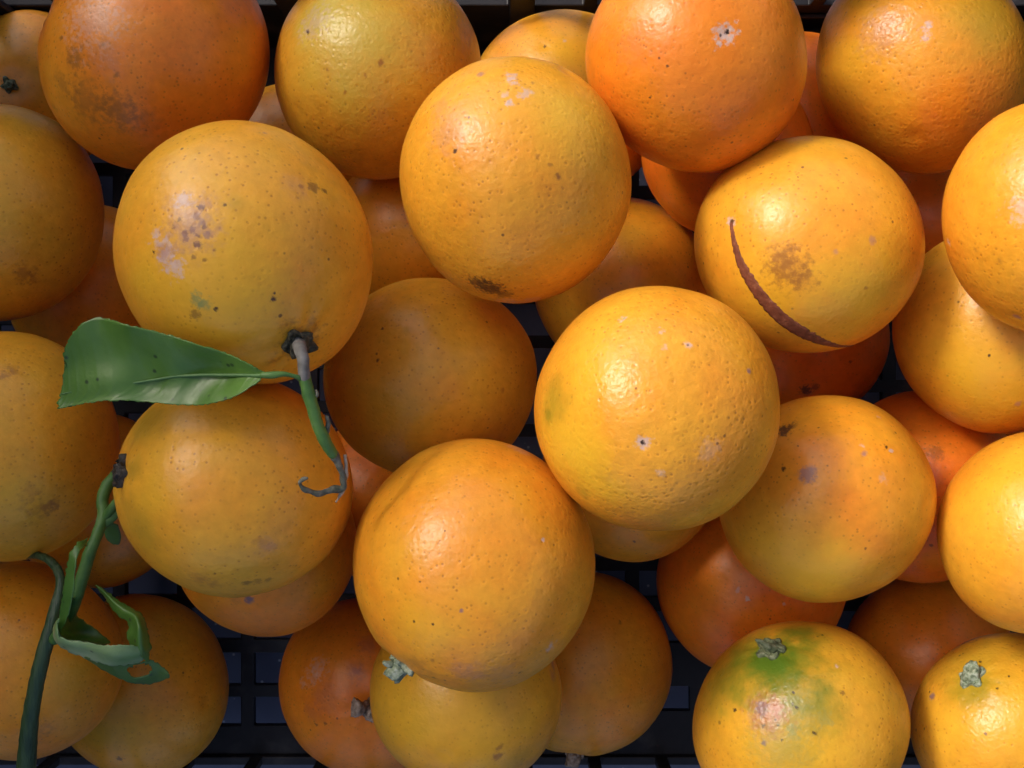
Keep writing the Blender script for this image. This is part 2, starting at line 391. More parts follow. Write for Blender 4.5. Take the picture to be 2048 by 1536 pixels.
# ---------------------------------------------------------------- tables (metres; directions are unit vectors from an orange's centre)
# centre, stretch (symmetric 3x3), stem direction, skin tone (deep ones painted redder for light bounced in the gaps), label, marks (direction, radius, kind, amount)
ORANGES = [
  ((-0.1223, 0.11218, 0.12169), (0.03774, 0.0019, 0.00056, 0.03779, -0.00061, 0.03708), (-0.8176, 0.267, 0.5101), 0.66, 'brownish orange with dull bruised skin, largest one in the top left corner',
   [((-0.3553, -0.2535, 0.8997), 0.00488, 'b', 0.75), ((-0.295, -0.5879, 0.7532), 0.00845, 'b', 0.55), ((-0.0297, -0.6706, 0.7412), 0.00789, 'b', 0.7), ((-0.5211, -0.4246, 0.7404), 0.00563, 'b', 0.45), ((0.1625, -0.7353, 0.658), 0.00657, 'b', 0.35), ((-0.0628, -0.3064, 0.9498), 0.00676, 'p', 0.3), ((-0.0996, -0.1903, 0.9767), 0.00131, 'b', 0.8), ((0.0099, -0.4133, 0.9106), 0.00131, 'b', 0.9), ((-0.498, -0.0721, 0.8642), 0.00131, 'b', 0.9), ((0.3865, -0.1923, 0.902), 0.01315, 'b', 0.15), ((-0.7037, -0.5346, 0.468), 0.00188, 'b', 0.7), ((-0.1932, 0.0388, 0.9804), 0.01127, 'w', 0.35)]),  # last broad pale mark paints in a patch of sun
  ((-0.04771, 0.1111, 0.10868), (0.03704, 0.00074, 0.00022, 0.03677, -0.00013, 0.03679), (0.5342, -0.1324, -0.8349), 0.22, 'pale greenish yellow orange with a small black dot, right of the brownish corner one',
   [((-0.1678, 0.0785, 0.9827), 0.02773, 'l', 0.75), ((-0.4143, 0.3085, 0.8562), 0.01294, 'l', 0.6), ((-0.5342, 0.1324, 0.8349), 0.00148, 'd', 1), ((-0.4652, 0.2204, 0.8573), 0.00702, 'w', 0.45), ((-0.3262, -0.2451, 0.913), 0.00092, 'b', 0.7), ((0.1485, -0.2075, 0.9669), 0.00129, 'b', 0.8), ((-0.1331, -0.4974, 0.8572), 0.01109, 'l', 0.3), ((-0.1742, -0.4375, 0.8822), 0.00092, 'b', 0.7), ((0.0091, -0.3088, 0.9511), 0.00092, 'b', 0.7)]),
  ((0.00095, 0.06341, 0.15156), (0.03608, -0.00036, -8e-05, 0.03772, 0.00017, 0.03694), (-0.4542, -0.7502, -0.4805), 0.29, 'large upright orange at top centre with pale scabs and a dark smudge underneath',
   [((-0.0145, 0.6037, 0.7971), 0.00265, 'w', 0.9), ((-0.0434, 0.3913, 0.9192), 0.00156, 'w', 0.9), ((0.089, 0.4673, 0.8796), 0.00218, 'w', 0.7), ((-0.0739, 0.4561, 0.8869), 0.0014, 'w', 0.6), ((-0.2644, 0.662, 0.7013), 0.00171, 'p', 1), ((-0.506, 0.1978, 0.8396), 0.00857, 'p', 0.35), ((-0.5929, 0.3924, 0.7032), 0.00467, 'p', 0.25), ((-0.4618, 0.0378, 0.8862), 0.0014, 'd', 0.9), ((0.3287, -0.1496, 0.9325), 0.00109, 'b', 1), ((-0.2266, -0.9142, 0.336), 0.00685, 'k', 0.95), ((-0.3215, -0.8774, 0.3561), 0.00498, 'k', 0.7), ((-0.1235, -0.9547, 0.2707), 0.00498, 'k', 0.6), ((0.391, 0.3194, 0.8632), 0.01713, 'y', 0.55), ((-0.0749, -0.9955, 0.0583), 0.00405, 'w', 0.5), ((0.1192, -0.9885, 0.0931), 0.00374, 'w', 0.35), ((0.1419, 0.5719, 0.808), 0.00093, 'b', 0.7), ((0.1708, -0.0166, 0.9852), 0.00093, 'b', 0.6), ((0.2667, -0.0758, 0.9608), 0.00078, 'b', 0.6)]),  # the two broad faint bloom marks paint in a dull reflection
  ((0.02213, 0.11483, 0.05505), (0.04028, -0.00029, -2e-05, 0.03824, -0.00029, 0.03911), (0.2409, -0.3539, -0.9037), 0.3, 'yellow orange half hidden between the flecked centre orange and the black crate wall',
   [((-0.2409, 0.3539, 0.9037), 0.00126, 'd', 0.9), ((-0.1455, 0.2409, 0.9596), 0.02103, 'y', 0.5), ((-0.0486, 0.3952, 0.9173), 0.00084, 'w', 0.6)]),
  ((0.05883, 0.10384, 0.14362), (0.0349, -0.00097, -0.0003, 0.03473, -0.00019, 0.03462), (-0.0759, 0.0887, -0.9932), 0.66, 'reddish orange at the top with a grey two-dotted blossom scar',
   [((0.0759, -0.0887, 0.9932), 0.00369, 'w', 1), ((0.0259, -0.1622, 0.9864), 0.00151, 'w', 0.8), ((0.0887, -0.0719, 0.9935), 0.00118, 'd', 1), ((0.0342, -0.1068, 0.9937), 0.00084, 'd', 0.8), ((0.1952, -0.0551, 0.9792), 0.02686, 'r', 0.55), ((-0.4586, -0.2631, 0.8488), 0.00067, 'd', 0.8), ((-0.391, -0.3315, 0.8586), 0.00067, 'd', 0.8), ((-0.5166, -0.5419, 0.6629), 0.00067, 'd', 0.8), ((-0.6435, -0.0861, 0.7606), 0.01007, 'p', 0.16), ((0.0901, -0.2593, 0.9616), 0.00504, 'r', 0.5)]),
  ((0.1482, 0.1151, 0.10442), (0.03694, -0.00204, -0.00067, 0.03753, -0.00067, 0.0364), (0.2995, 0.8092, -0.5055), 0.42, 'golden orange in the top right corner with a pale brown patch',
   [((-0.3112, 0.0544, 0.9488), 0.00181, 'w', 0.9), ((-0.3248, -0.0459, 0.9447), 0.00181, 'w', 0.8), ((-0.6435, 0.0633, 0.7628), 0.01044, 'p', 0.42), ((-0.02, -0.7827, 0.622), 0.02409, 'r', 0.75), ((0.2881, 0.2156, 0.933), 0.02008, 'o', 0.55), ((0.0898, 0.0277, 0.9956), 0.01606, 'o', 0.35), ((-0.8611, -0.0899, 0.5004), 0.01205, 'y', 0.4)]),  # the broad bloom mark is shade painted into the skin
  ((0.15883, 0.04817, 0.17107), (0.0304, -0.00117, -0.00108, 0.03436, -0.00025, 0.03129), (0.47, 0.8715, -0.1402), 0.4, 'bright glossy orange cut by the right edge, just below the top right corner orange',
   [((-0.47, -0.8715, 0.1402), 0.00166, 'p', 0.9), ((-0.9696, -0.2045, -0.1346), 0.00116, 'w', 0.9), ((-0.9698, -0.2103, -0.1235), 0.0005, 'd', 0.9), ((-0.9088, -0.3167, 0.2717), 0.00099, 'b', 0.5), ((-0.7748, -0.4244, 0.4685), 0.00116, 'b', 0.5), ((-0.6854, -0.0581, 0.7258), 0.00431, 'w', 0.6)]),  # last pale mark paints in the glossy highlight
  ((0.09792, 0.04593, 0.13311), (0.03659, -0.00072, 5e-05, 0.03567, -0.00028, 0.03608), (0.8085, -0.121, -0.576), 0.33, 'glossy yellow orange with a long curved brown scar down its side',
   [((-0.4046, -0.3268, 0.8541), 0.00786, 'b', 0.75), ((-0.4755, -0.2222, 0.8512), 0.00581, 'b', 0.5), ((-0.2791, -0.4102, 0.8682), 0.00444, 'b', 0.5), ((-0.8085, 0.121, 0.576), 0.00188, 'w', 0.9), ((-0.8053, 0.1203, 0.5806), 0.0012, 'k', 1), ((0.2456, -0.0767, 0.9663), 0.00154, 'p', 0.6), ((0.1925, -0.5641, 0.803), 0.02222, 'y', 0.75), ((-0.4396, -0.568, 0.6958), 0.0188, 'y', 0.5), ((-0.3043, 0.4761, 0.8251), 0.00051, 'd', 0.8), ((-0.0576, -0.1887, 0.9803), 0.0012, 'p', 0.6), ((0.7887, -0.5474, 0.2799), 0.00137, 'b', 0.7), ((0.4947, -0.6205, 0.6085), 0.00085, 'b', 0.6), ((0.2152, -0.4628, 0.86), 0.00085, 'b', 0.6)]),
  ((-0.07758, 0.0378, 0.17097), (0.03664, -0.0007, 8e-05, 0.0379, 0.00028, 0.03728), (0.5052, -0.7023, 0.5015), 0.25, 'big tilted orange with purple speckled scabs, carrying a grey stem and one broad green leaf',
   [((-0.0468, 0.1826, 0.9821), 0.00149, 'k', 0.95), ((-0.0804, 0.1167, 0.9899), 0.00168, 'k', 0.8), ((-0.1017, 0.0283, 0.9944), 0.00149, 'k', 0.9), ((-0.1567, 0.0049, 0.9876), 0.00149, 'k', 0.9), ((-0.0724, -0.072, 0.9948), 0.00168, 'k', 0.9), ((-0.1541, -0.032, 0.9875), 0.00112, 'k', 0.8), ((-0.0666, -0.0086, 0.9977), 0.00104, 'd', 0.9), ((-0.1234, 0.0962, 0.9877), 0.0082, 'p', 0.35), ((-0.0164, 0.0458, 0.9988), 0.00112, 'k', 0.8), ((-0.2349, 0.0466, 0.9709), 0.00112, 'k', 0.7), ((-0.1843, 0.236, 0.9541), 0.00268, 'w', 0.85), ((-0.3484, -0.0612, 0.9354), 0.00298, 'w', 0.8), ((-0.3027, -0.1526, 0.9408), 0.00328, 'w', 0.9), ((-0.2431, -0.2197, 0.9448), 0.00328, 'w', 0.75), ((-0.3787, 0.0076, 0.9255), 0.00179, 'w', 0.6), ((-0.4102, -0.1122, 0.9051), 0.00075, 'd', 0.9), ((0.6633, 0.408, 0.6273), 0.00261, 'k', 0.6), ((0.7299, 0.3953, 0.5576), 0.0013, 'k', 0.7), ((0.5982, 0.3917, 0.6991), 0.00119, 'b', 0.8), ((0.5547, 0.3982, 0.7306), 0.00447, 'p', 0.25), ((-0.1089, -0.426, 0.8981), 0.00253, 'h', 0.8), ((-0.0621, -0.4484, 0.8917), 0.00239, 'h', 0.6), ((0.0127, -0.4865, 0.8736), 0.00104, 'd', 0.9), ((-0.1488, -0.5243, 0.8384), 0.00224, 'k', 0.55), ((0.4044, -0.409, 0.818), 0.0013, 'k', 1), ((0.4157, -0.3688, 0.8314), 0.00075, 'k', 1), ((0.429, -0.5197, 0.7388), 0.00075, 'k', 0.8), ((0.1504, -0.4275, 0.8914), 0.02386, 'y', 0.6), ((-0.4709, -0.2954, 0.8312), 0.01342, 'y', 0.5), ((0.5033, -0.7092, 0.4937), 0.00671, 'b', 0.7), ((0.4658, -0.5772, 0.6707), 0.00268, 'b', 0.6), ((0.3034, -0.8212, 0.4834), 0.00209, 'b', 0.6), ((0.6028, -0.584, 0.5437), 0.00447, 'b', 0.5), ((0.1178, 0.2043, 0.9718), 0.00089, 'd', 0.8), ((0.1836, 0.2252, 0.9568), 0.00358, 'o', 0.4), ((0.2839, 0.8046, 0.5216), 0.00089, 'p', 0.8), ((-0.1087, 0.0451, 0.993), 0.00895, 'p', 0.45), ((-0.0339, 0.0795, 0.9963), 0.00134, 'v', 0.6), ((0.0003, -0.0044, 1.0), 0.00119, 'v', 0.6), ((-0.1973, 0.097, 0.9755), 0.00104, 'k', 0.6), ((-0.1027, -0.1547, 0.9826), 0.00104, 'k', 0.6), ((-0.0255, -0.1705, 0.985), 0.00089, 'k', 0.5), ((0.0483, -0.1031, 0.9935), 0.00075, 'k', 0.5), ((-0.3198, -0.1189, 0.94), 0.00388, 'p', 0.5)]),
  ((-0.18611, 0.06162, 0.10493), (0.03577, 0.00135, 0.00095, 0.03912, -0.00036, 0.03651), (-0.3338, -0.4741, -0.8147), 0.14, 'orange cut by the left edge, directly below the brownish corner orange',
   [((0.5573, -0.6367, 0.5329), 0.00486, 'b', 0.55), ((0.604, -0.6724, 0.4278), 0.00284, 'b', 0.5), ((0.4793, 0.7798, 0.4028), 0.01621, 'o', 0.55), ((0.4462, 0.265, 0.8548), 0.01418, 'y', 0.4)]),
  ((-0.17333, -0.0212, 0.12327), (0.0361, -0.0005, 0.00078, 0.03942, 0.00014, 0.03708), (0.6615, 0.1104, -0.7418), 0.18, 'orange cut by the left edge with faint scratches, left of the curled leaf stem',
   [((0.6611, -0.4593, 0.5933), 0.0034, 'b', 0.7), ((0.7154, -0.4354, 0.5465), 0.00227, 'b', 0.6), ((0.5832, -0.3227, 0.7455), 0.00378, 'b', 0.35), ((0.3568, 0.6119, 0.7059), 0.00265, 'b', 0.6), ((0.3864, 0.6615, 0.6427), 0.00227, 'b', 0.5), ((0.5081, -0.3807, 0.7726), 0.01324, 'y', 0.5), ((0.5827, -0.4726, 0.6612), 0.00567, 'b', 0.35)]),
  ((-0.08525, -0.03142, 0.1555), (0.03532, -0.00048, -0.00013, 0.03403, 0.00021, 0.03469), (-0.8059, 0.1569, 0.5709), 0.26, 'egg shaped orange lying sideways under the broad leaf, a curled leaf hanging from its stem',
   [((-0.5931, 0.6045, 0.5318), 0.01416, 'o', 0.75), ((-0.5251, -0.2937, 0.7988), 0.01101, 'o', 0.55), ((0.4633, -0.4061, 0.7877), 0.00346, 'p', 0.45), ((0.4155, -0.3707, 0.8306), 0.0022, 'b', 0.35), ((0.2423, -0.7742, 0.5847), 0.00205, 'k', 0.55), ((0.3174, -0.7657, 0.5594), 0.0022, 'k', 0.4), ((0.3991, -0.762, 0.51), 0.00189, 'k', 0.45), ((-0.1366, -0.7274, 0.6725), 0.00346, 'b', 0.5), ((-0.0299, -0.7772, 0.6286), 0.00315, 'b', 0.45), ((-0.6113, 0.2179, 0.7608), 0.00535, 'o', 0.6), ((-0.3739, -0.0287, 0.927), 0.00944, 'y', 0.5), ((0.9415, 0.3314, -0.0619), 0.01259, 'r', 0.7), ((0.5977, 0.7877, 0.1491), 0.01101, 'r', 0.5)]),
  ((-0.09201, -0.05935, 0.09383), (0.03368, -0.00066, 0.00018, 0.03428, 0.00011, 0.03388), (-0.0418, 0.4308, -0.9015), 0.62, 'shaded orange with a small violet dot, tucked under the egg shaped sideways orange',
   [((0.0418, -0.4308, 0.9015), 0.0019, 'v', 1), ((-0.0994, -0.4129, 0.9054), 0.00342, 'b', 0.4)]),
  ((-0.02926, 0.00199, 0.10471), (0.03833, 1e-05, -7e-05, 0.03668, -1e-05, 0.03751), (-0.4719, 0.788, -0.3954), 0.16, 'smooth dull orange in the hollow right of the grey leafy stem',
   [((-0.3586, 0.4516, 0.817), 0.00088, 'k', 0.9), ((-0.3844, 0.1603, 0.9091), 0.00088, 'k', 0.9), ((-0.2323, -0.2856, 0.9298), 0.01946, 'o', 0.5), ((0.1403, 0.2612, 0.955), 0.00053, 'k', 0.7), ((0.6817, -0.109, 0.7235), 0.00106, 'b', 0.5)]),
  ((-0.01156, -0.05607, 0.15073), (0.03795, -0.00013, 4e-05, 0.03868, -6e-05, 0.03833), (-0.5873, -0.7544, 0.2933), 0.36, 'big orange at bottom centre with a torn pale green stem stub',
   [((-0.5405, 0.0319, 0.8407), 0.00062, 'd', 0.8), ((-0.369, 0.0326, 0.9289), 0.00062, 'd', 0.7), ((-0.4165, -0.2695, 0.8683), 0.00078, 'd', 0.9), ((-0.2755, -0.2737, 0.9215), 0.00078, 'd', 0.9), ((-0.6672, -0.3065, 0.6789), 0.00062, 'd', 0.9), ((-0.6946, -0.478, 0.5376), 0.00062, 'd', 0.9), ((-0.0668, -0.1647, 0.9841), 0.00078, 'v', 0.8), ((0.5327, 0.3103, 0.7874), 0.00062, 'w', 0.9), ((-0.0141, -0.677, 0.7358), 0.007, 'p', 0.45), ((0.2105, -0.7161, 0.6655), 0.00778, 'p', 0.3), ((0.6052, -0.5295, 0.5944), 0.00187, 'w', 0.7), ((0.3733, 0.921, 0.1112), 0.00467, 'w', 0.35), ((-0.1869, 0.3912, 0.9011), 0.00047, 'k', 0.8), ((-0.2988, -0.7663, 0.5687), 0.00109, 'k', 0.7), ((-0.2125, -0.7779, 0.5914), 0.00078, 'k', 0.6), ((-0.2936, -0.5787, 0.7609), 0.00093, 'b', 0.7), ((-0.3364, -0.2873, 0.8968), 0.01244, 'y', 0.4), ((-0.4016, -0.677, 0.6168), 0.00529, 'b', 0.4)]),
  ((0.0432, -0.00747, 0.16367), (0.03637, 7e-05, -4e-05, 0.03691, 0.0, 0.03663), (0.2359, 0.217, -0.9472), 0.32, 'largest bright orange, right of centre, with a small dark hole ringed in grey',
   [((-0.2359, -0.217, 0.9472), 0.00222, 'w', 0.9), ((-0.2357, -0.2206, 0.9464), 0.00118, 'd', 1), ((-0.8724, 0.0815, 0.4819), 0.00621, 'g', 0.42), ((-0.9087, -0.0355, 0.416), 0.00207, 'g', 0.55), ((-0.7251, -0.2922, 0.6236), 0.01922, 'y', 0.85), ((-0.6373, 0.3076, 0.7066), 0.01331, 'y', 0.6), ((-0.5205, -0.512, 0.6833), 0.01035, 'y', 0.5), ((-0.635, -0.632, 0.4442), 0.00384, 'o', 0.5), ((-0.3434, 0.6907, 0.6364), 0.00133, 'w', 0.9), ((-0.3398, 0.6905, 0.6385), 0.00059, 'h', 0.9), ((-0.0768, 0.5871, 0.8059), 0.00118, 'w', 0.7), ((0.109, 0.4854, 0.8675), 0.00133, 'w', 0.9), ((0.109, 0.4854, 0.8675), 0.00059, 'k', 0.7), ((0.5825, 0.2935, 0.758), 0.00104, 'v', 0.8), ((-0.0589, 0.4707, 0.8803), 0.00104, 'w', 0.5), ((0.373, -0.1735, 0.9115), 0.00089, 'k', 0.7), ((0.2603, -0.2733, 0.926), 0.00384, 'w', 0.25), ((-0.0996, -0.4375, 0.8937), 0.00148, 'w', 0.5), ((-0.738, 0.6748, 0.001), 0.00444, 'o', 0.3), ((-0.7986, -0.3389, 0.4974), 0.00044, 'd', 0.9), ((-0.4867, -0.4895, 0.7236), 0.00325, 'b', 0.2)]),
  ((0.10701, -0.03923, 0.12276), (0.03568, 0.00062, -2e-05, 0.03542, 0.00021, 0.03549), (-0.7004, -0.0338, -0.713), 0.36, 'orange with a dark smudge and violet spot, below the one with the curved scar',
   [((-0.5271, 0.6906, 0.4951), 0.00389, 'k', 0.95), ((-0.4529, 0.7357, 0.5037), 0.00248, 'k', 0.6), ((-0.4165, 0.307, 0.8557), 0.00336, 'v', 0.7), ((-0.3744, 0.3506, 0.8584), 0.00177, 'p', 0.6), ((-0.5907, 0.3522, 0.726), 0.00124, 'd', 0.9), ((0.2855, 0.5338, 0.796), 0.00106, 'd', 0.9), ((0.3275, 0.498, 0.803), 0.00088, 'w', 0.8), ((0.0734, 0.4849, 0.8715), 0.00124, 'p', 0.9), ((0.0642, 0.5488, 0.8335), 0.00088, 'w', 0.7), ((0.3139, 0.7918, 0.5239), 0.00088, 'w', 0.8), ((-0.2615, 0.7151, 0.6482), 0.00071, 'k', 0.8), ((-0.2527, 0.3904, 0.8853), 0.00071, 'k', 0.7), ((-0.4332, -0.508, 0.7445), 0.01946, 'y', 0.6), ((-0.0954, -0.5926, 0.7998), 0.01592, 'y', 0.5), ((-0.4567, 0.5541, 0.696), 0.00053, 'k', 0.7), ((0.2083, 0.2688, 0.9404), 0.00177, 'w', 0.3), ((0.0733, -0.3366, 0.9388), 0.00071, 'k', 0.7)]),
  ((0.17095, 0.01908, 0.11278), (0.03387, -0.0004, -0.00056, 0.03634, -0.00012, 0.03464), (-0.4097, -0.3177, -0.8551), 0.32, 'half shaded yellow orange at the right, beneath the glossy right edge orange',
   [((-0.4718, -0.2776, 0.8369), 0.00097, 'd', 0.9), ((-0.1237, -0.7053, 0.6981), 0.00155, 'p', 0.7), ((-0.5555, -0.4023, 0.7277), 0.02319, 'y', 0.7), ((-0.2881, -0.765, 0.5761), 0.01933, 'o', 0.35)]),
  ((0.1728, -0.04839, 0.13907), (0.03105, 0.00103, -0.00064, 0.03328, 0.00036, 0.0315), (0.4213, -0.048, -0.9056), 0.33, 'bright orange cut by the right edge with a white highlight, above the corner orange',
   [((-0.6184, 0.5762, 0.5344), 0.01649, 'y', 0.5), ((-0.9081, 0.3654, 0.2046), 0.011, 'y', 0.3)]),
  ((0.103, -0.12237, 0.10782), (0.03746, 0.00162, -0.00034, 0.03629, 0.00062, 0.03635), (-0.3744, 0.8624, 0.3406), 0.2, 'green topped orange at bottom right with a grey star shaped stem end and reddish bruise',
   [((-0.4287, 0.7649, 0.4808), 0.01196, 'g', 0.95), ((-0.1703, 0.8349, 0.5233), 0.00964, 'g', 0.55), ((-0.656, 0.6978, 0.2876), 0.01157, 'g', 0.55), ((-0.092, 0.9697, 0.2264), 0.00579, 'g', 0.65), ((-0.3241, 0.7252, 0.6074), 0.01157, 'o', 0.6), ((-0.5077, 0.3713, 0.7775), 0.00848, 'm', 0.75), ((-0.4261, 0.4402, 0.7904), 0.00501, 'm', 0.5), ((-0.5463, 0.4122, 0.7292), 0.00309, 'v', 0.75), ((-0.2836, 0.4899, 0.8244), 0.00463, 'h', 0.5), ((-0.7465, 0.3574, 0.5612), 0.00116, 'd', 0.9), ((-0.2755, 0.4519, 0.8485), 0.00116, 'd', 1), ((-0.305, 0.4772, 0.8242), 0.00096, 'd', 0.9), ((-0.2868, 0.5615, 0.7762), 0.00077, 'd', 0.9), ((-0.1366, 0.2524, 0.9579), 0.00116, 'd', 0.9), ((-0.4309, 0.3013, 0.8506), 0.00096, 'd', 0.9), ((-0.546, 0.2811, 0.7892), 0.00116, 'd', 0.9), ((-0.4523, 0.339, 0.825), 0.00077, 'd', 0.8), ((-0.3187, 0.2625, 0.9108), 0.0027, 'h', 0.6), ((-0.5405, 0.1401, 0.8296), 0.00116, 'v', 0.9), ((-0.4025, 0.1806, 0.8974), 0.00077, 'd', 0.8), ((-0.0548, 0.3723, 0.9265), 0.00347, 'h', 0.35), ((-0.0127, 0.4917, 0.8707), 0.00579, 'g', 0.35), ((-0.0566, 0.6245, 0.779), 0.00386, 'g', 0.3), ((-0.4178, 0.115, 0.9012), 0.0135, 'h', 0.28), ((0.1324, 0.5591, 0.8185), 0.00135, 'k', 0.6), ((0.0908, 0.9473, 0.3073), 0.00077, 'd', 0.8), ((0.1186, 0.7457, 0.6556), 0.00077, 'w', 0.9), ((-0.8567, 0.2141, 0.4692), 0.00096, 'k', 0.6), ((-0.2602, 0.1914, 0.9464), 0.02893, 'y', 0.8), ((-0.2792, 0.5281, 0.802), 0.00868, 'g', 0.35), ((-0.1288, 0.3969, 0.9088), 0.00771, 'g', 0.3), ((-0.3591, 0.0996, 0.928), 0.00964, 'g', 0.3), ((-0.8332, 0.4674, 0.2955), 0.01543, 'o', 0.6), ((-0.2489, 0.4337, 0.866), 0.00868, 'h', 0.2), ((-0.5293, 0.8404, 0.1163), 0.01157, 'o', 0.7)]),
  ((0.18067, -0.125, 0.10055), (0.03224, 0.00215, -0.00071, 0.03287, 0.00084, 0.03146), (-0.6058, 0.6904, 0.3954), 0.2, 'yellow orange in the bottom right corner with a pale stem button',
   [((-0.6325, 0.5836, 0.5092), 0.00716, 'g', 0.55), ((-0.4588, 0.8478, 0.2662), 0.01686, 'o', 0.65), ((-0.7163, 0.6887, 0.1128), 0.01264, 'o', 0.4), ((-0.9013, 0.4126, 0.1319), 0.00169, 'v', 0.9), ((-0.8974, 0.4385, 0.0486), 0.00084, 'd', 0.9), ((-1.0, 0.0053, 0.0038), 0.00105, 'd', 0.8), ((-0.9785, 0.0761, 0.1916), 0.00084, 'd', 0.8), ((-0.5783, 0.8151, 0.0353), 0.00084, 'd', 0.9), ((-0.5445, 0.8375, 0.0454), 0.00084, 'd', 0.9), ((-0.4773, 0.822, 0.3106), 0.00105, 'd', 0.9), ((-0.2971, 0.7281, 0.6177), 0.00084, 'd', 0.9), ((-0.4354, 0.6204, 0.6523), 0.00084, 'd', 0.9), ((-0.3531, 0.8492, -0.3927), 0.00759, 'p', 0.85), ((-0.1858, 0.9239, -0.3344), 0.00548, 'p', 0.7), ((-0.5841, 0.1936, 0.7883), 0.00084, 'k', 0.8), ((-0.4774, 0.5141, 0.7126), 0.02739, 'y', 0.5), ((-0.3064, 0.8736, -0.378), 0.00632, 'v', 0.55), ((-0.2098, 0.9154, -0.3436), 0.00548, 'w', 0.5), ((-0.1415, 0.9817, -0.1275), 0.00464, 'v', 0.45)]),
  ((-0.0171, -0.11468, 0.09521), (0.03583, -0.00024, 4e-05, 0.03423, 0.00025, 0.03489), (0.1688, 0.342, -0.9244), 0.1, 'yellow orange cut by the bottom edge, below the one with the torn stub',
   [((0.8961, 0.3659, 0.2514), 0.00286, 'p', 0.95), ((0.8859, 0.2924, 0.3602), 0.00267, 'p', 0.5), ((0.3355, -0.3671, 0.8676), 0.00229, 'b', 0.8), ((0.3603, -0.2723, 0.8922), 0.00172, 'b', 0.6), ((0.551, -0.4785, 0.6836), 0.00762, 'o', 0.5), ((0.035, 0.1332, 0.9905), 0.03239, 'y', 0.5)]),
  ((0.02951, -0.11999, 0.03891), (0.03955, 0.00037, -6e-05, 0.03833, 0.00019, 0.03884), (-0.0971, -0.9284, 0.3587), 0.42, 'shaded orange near the bottom edge with a tiny nub, right of the yellow bottom one',
   [((0.3514, 0.6119, 0.7086), 0.0011, 'k', 0.5), ((0.4266, -0.2232, 0.8765), 0.00088, 'k', 0.8)]),
  ((-0.06163, -0.12927, 0.04037), (0.03827, -0.00079, 0.00014, 0.03699, 0.0003, 0.03744), (0.1273, 0.0601, 0.99), 0.7, 'dull reddish orange with a whitish woody stem stub beside the black grid',
   [((-0.4131, 0.4194, 0.8084), 0.00487, 'w', 0.3), ((-0.4653, 0.3398, 0.8174), 0.00443, 'w', 0.25), ((-0.58, 0.2387, 0.7788), 0.00199, 'w', 0.3), ((0.005, 0.4064, 0.9137), 0.00487, 'm', 0.55), ((0.02, 0.416, 0.9091), 0.00199, 'm', 0.7), ((-0.3165, 0.1394, 0.9383), 0.00753, 'm', 0.3), ((-0.4201, -0.1681, 0.8918), 0.00111, 'k', 0.9), ((-0.3117, -0.1321, 0.941), 0.00111, 'k', 0.7), ((-0.4597, -0.0417, 0.8871), 0.00576, 'm', 0.3), ((0.105, 0.6576, 0.7461), 0.00487, 'm', 0.5)]),
  ((-0.18098, -0.10101, 0.09962), (0.03539, -0.00195, 0.00049, 0.03576, 0.00086, 0.03475), (-0.2014, -0.7692, -0.6064), 0.4, 'orange in the bottom left corner crossed by the long dark green twig',
   [((0.4618, -0.504, 0.7299), 0.00623, 'b', 0.5), ((0.756, 0.0467, 0.6529), 0.01247, 'y', 0.4), ((0.8626, 0.0368, 0.5045), 0.01455, 'o', 0.3), ((0.5593, 0.5996, 0.5724), 0.01039, 'r', 0.4)]),
  ((-0.16041, -0.13028, 0.03725), (0.03643, -0.00183, 0.0009, 0.03865, 0.00027, 0.03681), (-0.8962, 0.0144, -0.4434), 0.26, 'shaded orange at lower left behind the curled leaf, beside the black grid',
   [((0.036, -0.5185, 0.8543), 0.00189, 'k', 0.7), ((-0.1121, -0.1396, 0.9838), 0.02121, 'o', 0.5)]),
  ((-0.17968, -0.05029, 0.03668), (0.03565, -0.0008, 0.00052, 0.03792, 0.00019, 0.03638), (-0.206, -0.7092, -0.6742), 0.5, 'small dark sliver of orange deep between twig and egg shaped sideways orange',
   [((0.6453, -0.5284, 0.5517), 0.00926, 'b', 0.3)]),
  ((0.04817, -0.03562, 0.06376), (0.03616, 0.0002, -1e-05, 0.03608, 3e-05, 0.03611), (-0.5668, -0.7038, -0.4283), 0.4, 'shaded orange showing as a crescent under the largest bright orange',
   [((-0.0528, -0.6579, 0.7513), 0.001, 'k', 0.9), ((0.0978, -0.8097, 0.5786), 0.0006, 'k', 0.7)]),
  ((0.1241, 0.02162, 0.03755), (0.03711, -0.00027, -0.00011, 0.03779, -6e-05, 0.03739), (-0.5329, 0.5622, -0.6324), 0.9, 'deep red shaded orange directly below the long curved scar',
   [((-0.1411, -0.6469, 0.7494), 0.00374, 'k', 0.9), ((-0.056, -0.6086, 0.7915), 0.00264, 'k', 0.6), ((0.2886, -0.3312, 0.8983), 0.0011, 'k', 0.7)]),
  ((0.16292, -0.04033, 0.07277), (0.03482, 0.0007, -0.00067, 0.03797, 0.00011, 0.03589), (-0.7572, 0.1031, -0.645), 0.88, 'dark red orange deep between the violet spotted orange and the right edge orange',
   [((-0.2519, 0.408, 0.8775), 0.00464, 'k', 0.45), ((-0.2565, -0.4848, 0.8361), 0.00105, 'k', 0.8), ((-0.1296, -0.4934, 0.8601), 0.00126, 'v', 0.7)]),
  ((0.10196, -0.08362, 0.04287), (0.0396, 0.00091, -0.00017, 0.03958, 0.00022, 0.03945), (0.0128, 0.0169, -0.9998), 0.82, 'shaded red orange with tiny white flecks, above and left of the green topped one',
   [((-0.2607, 0.0035, 0.9654), 0.00109, 'w', 0.9), ((0.0907, -0.0475, 0.9947), 0.00087, 'w', 0.7), ((-0.353, 0.087, 0.9316), 0.00109, 'w', 0.5)]),
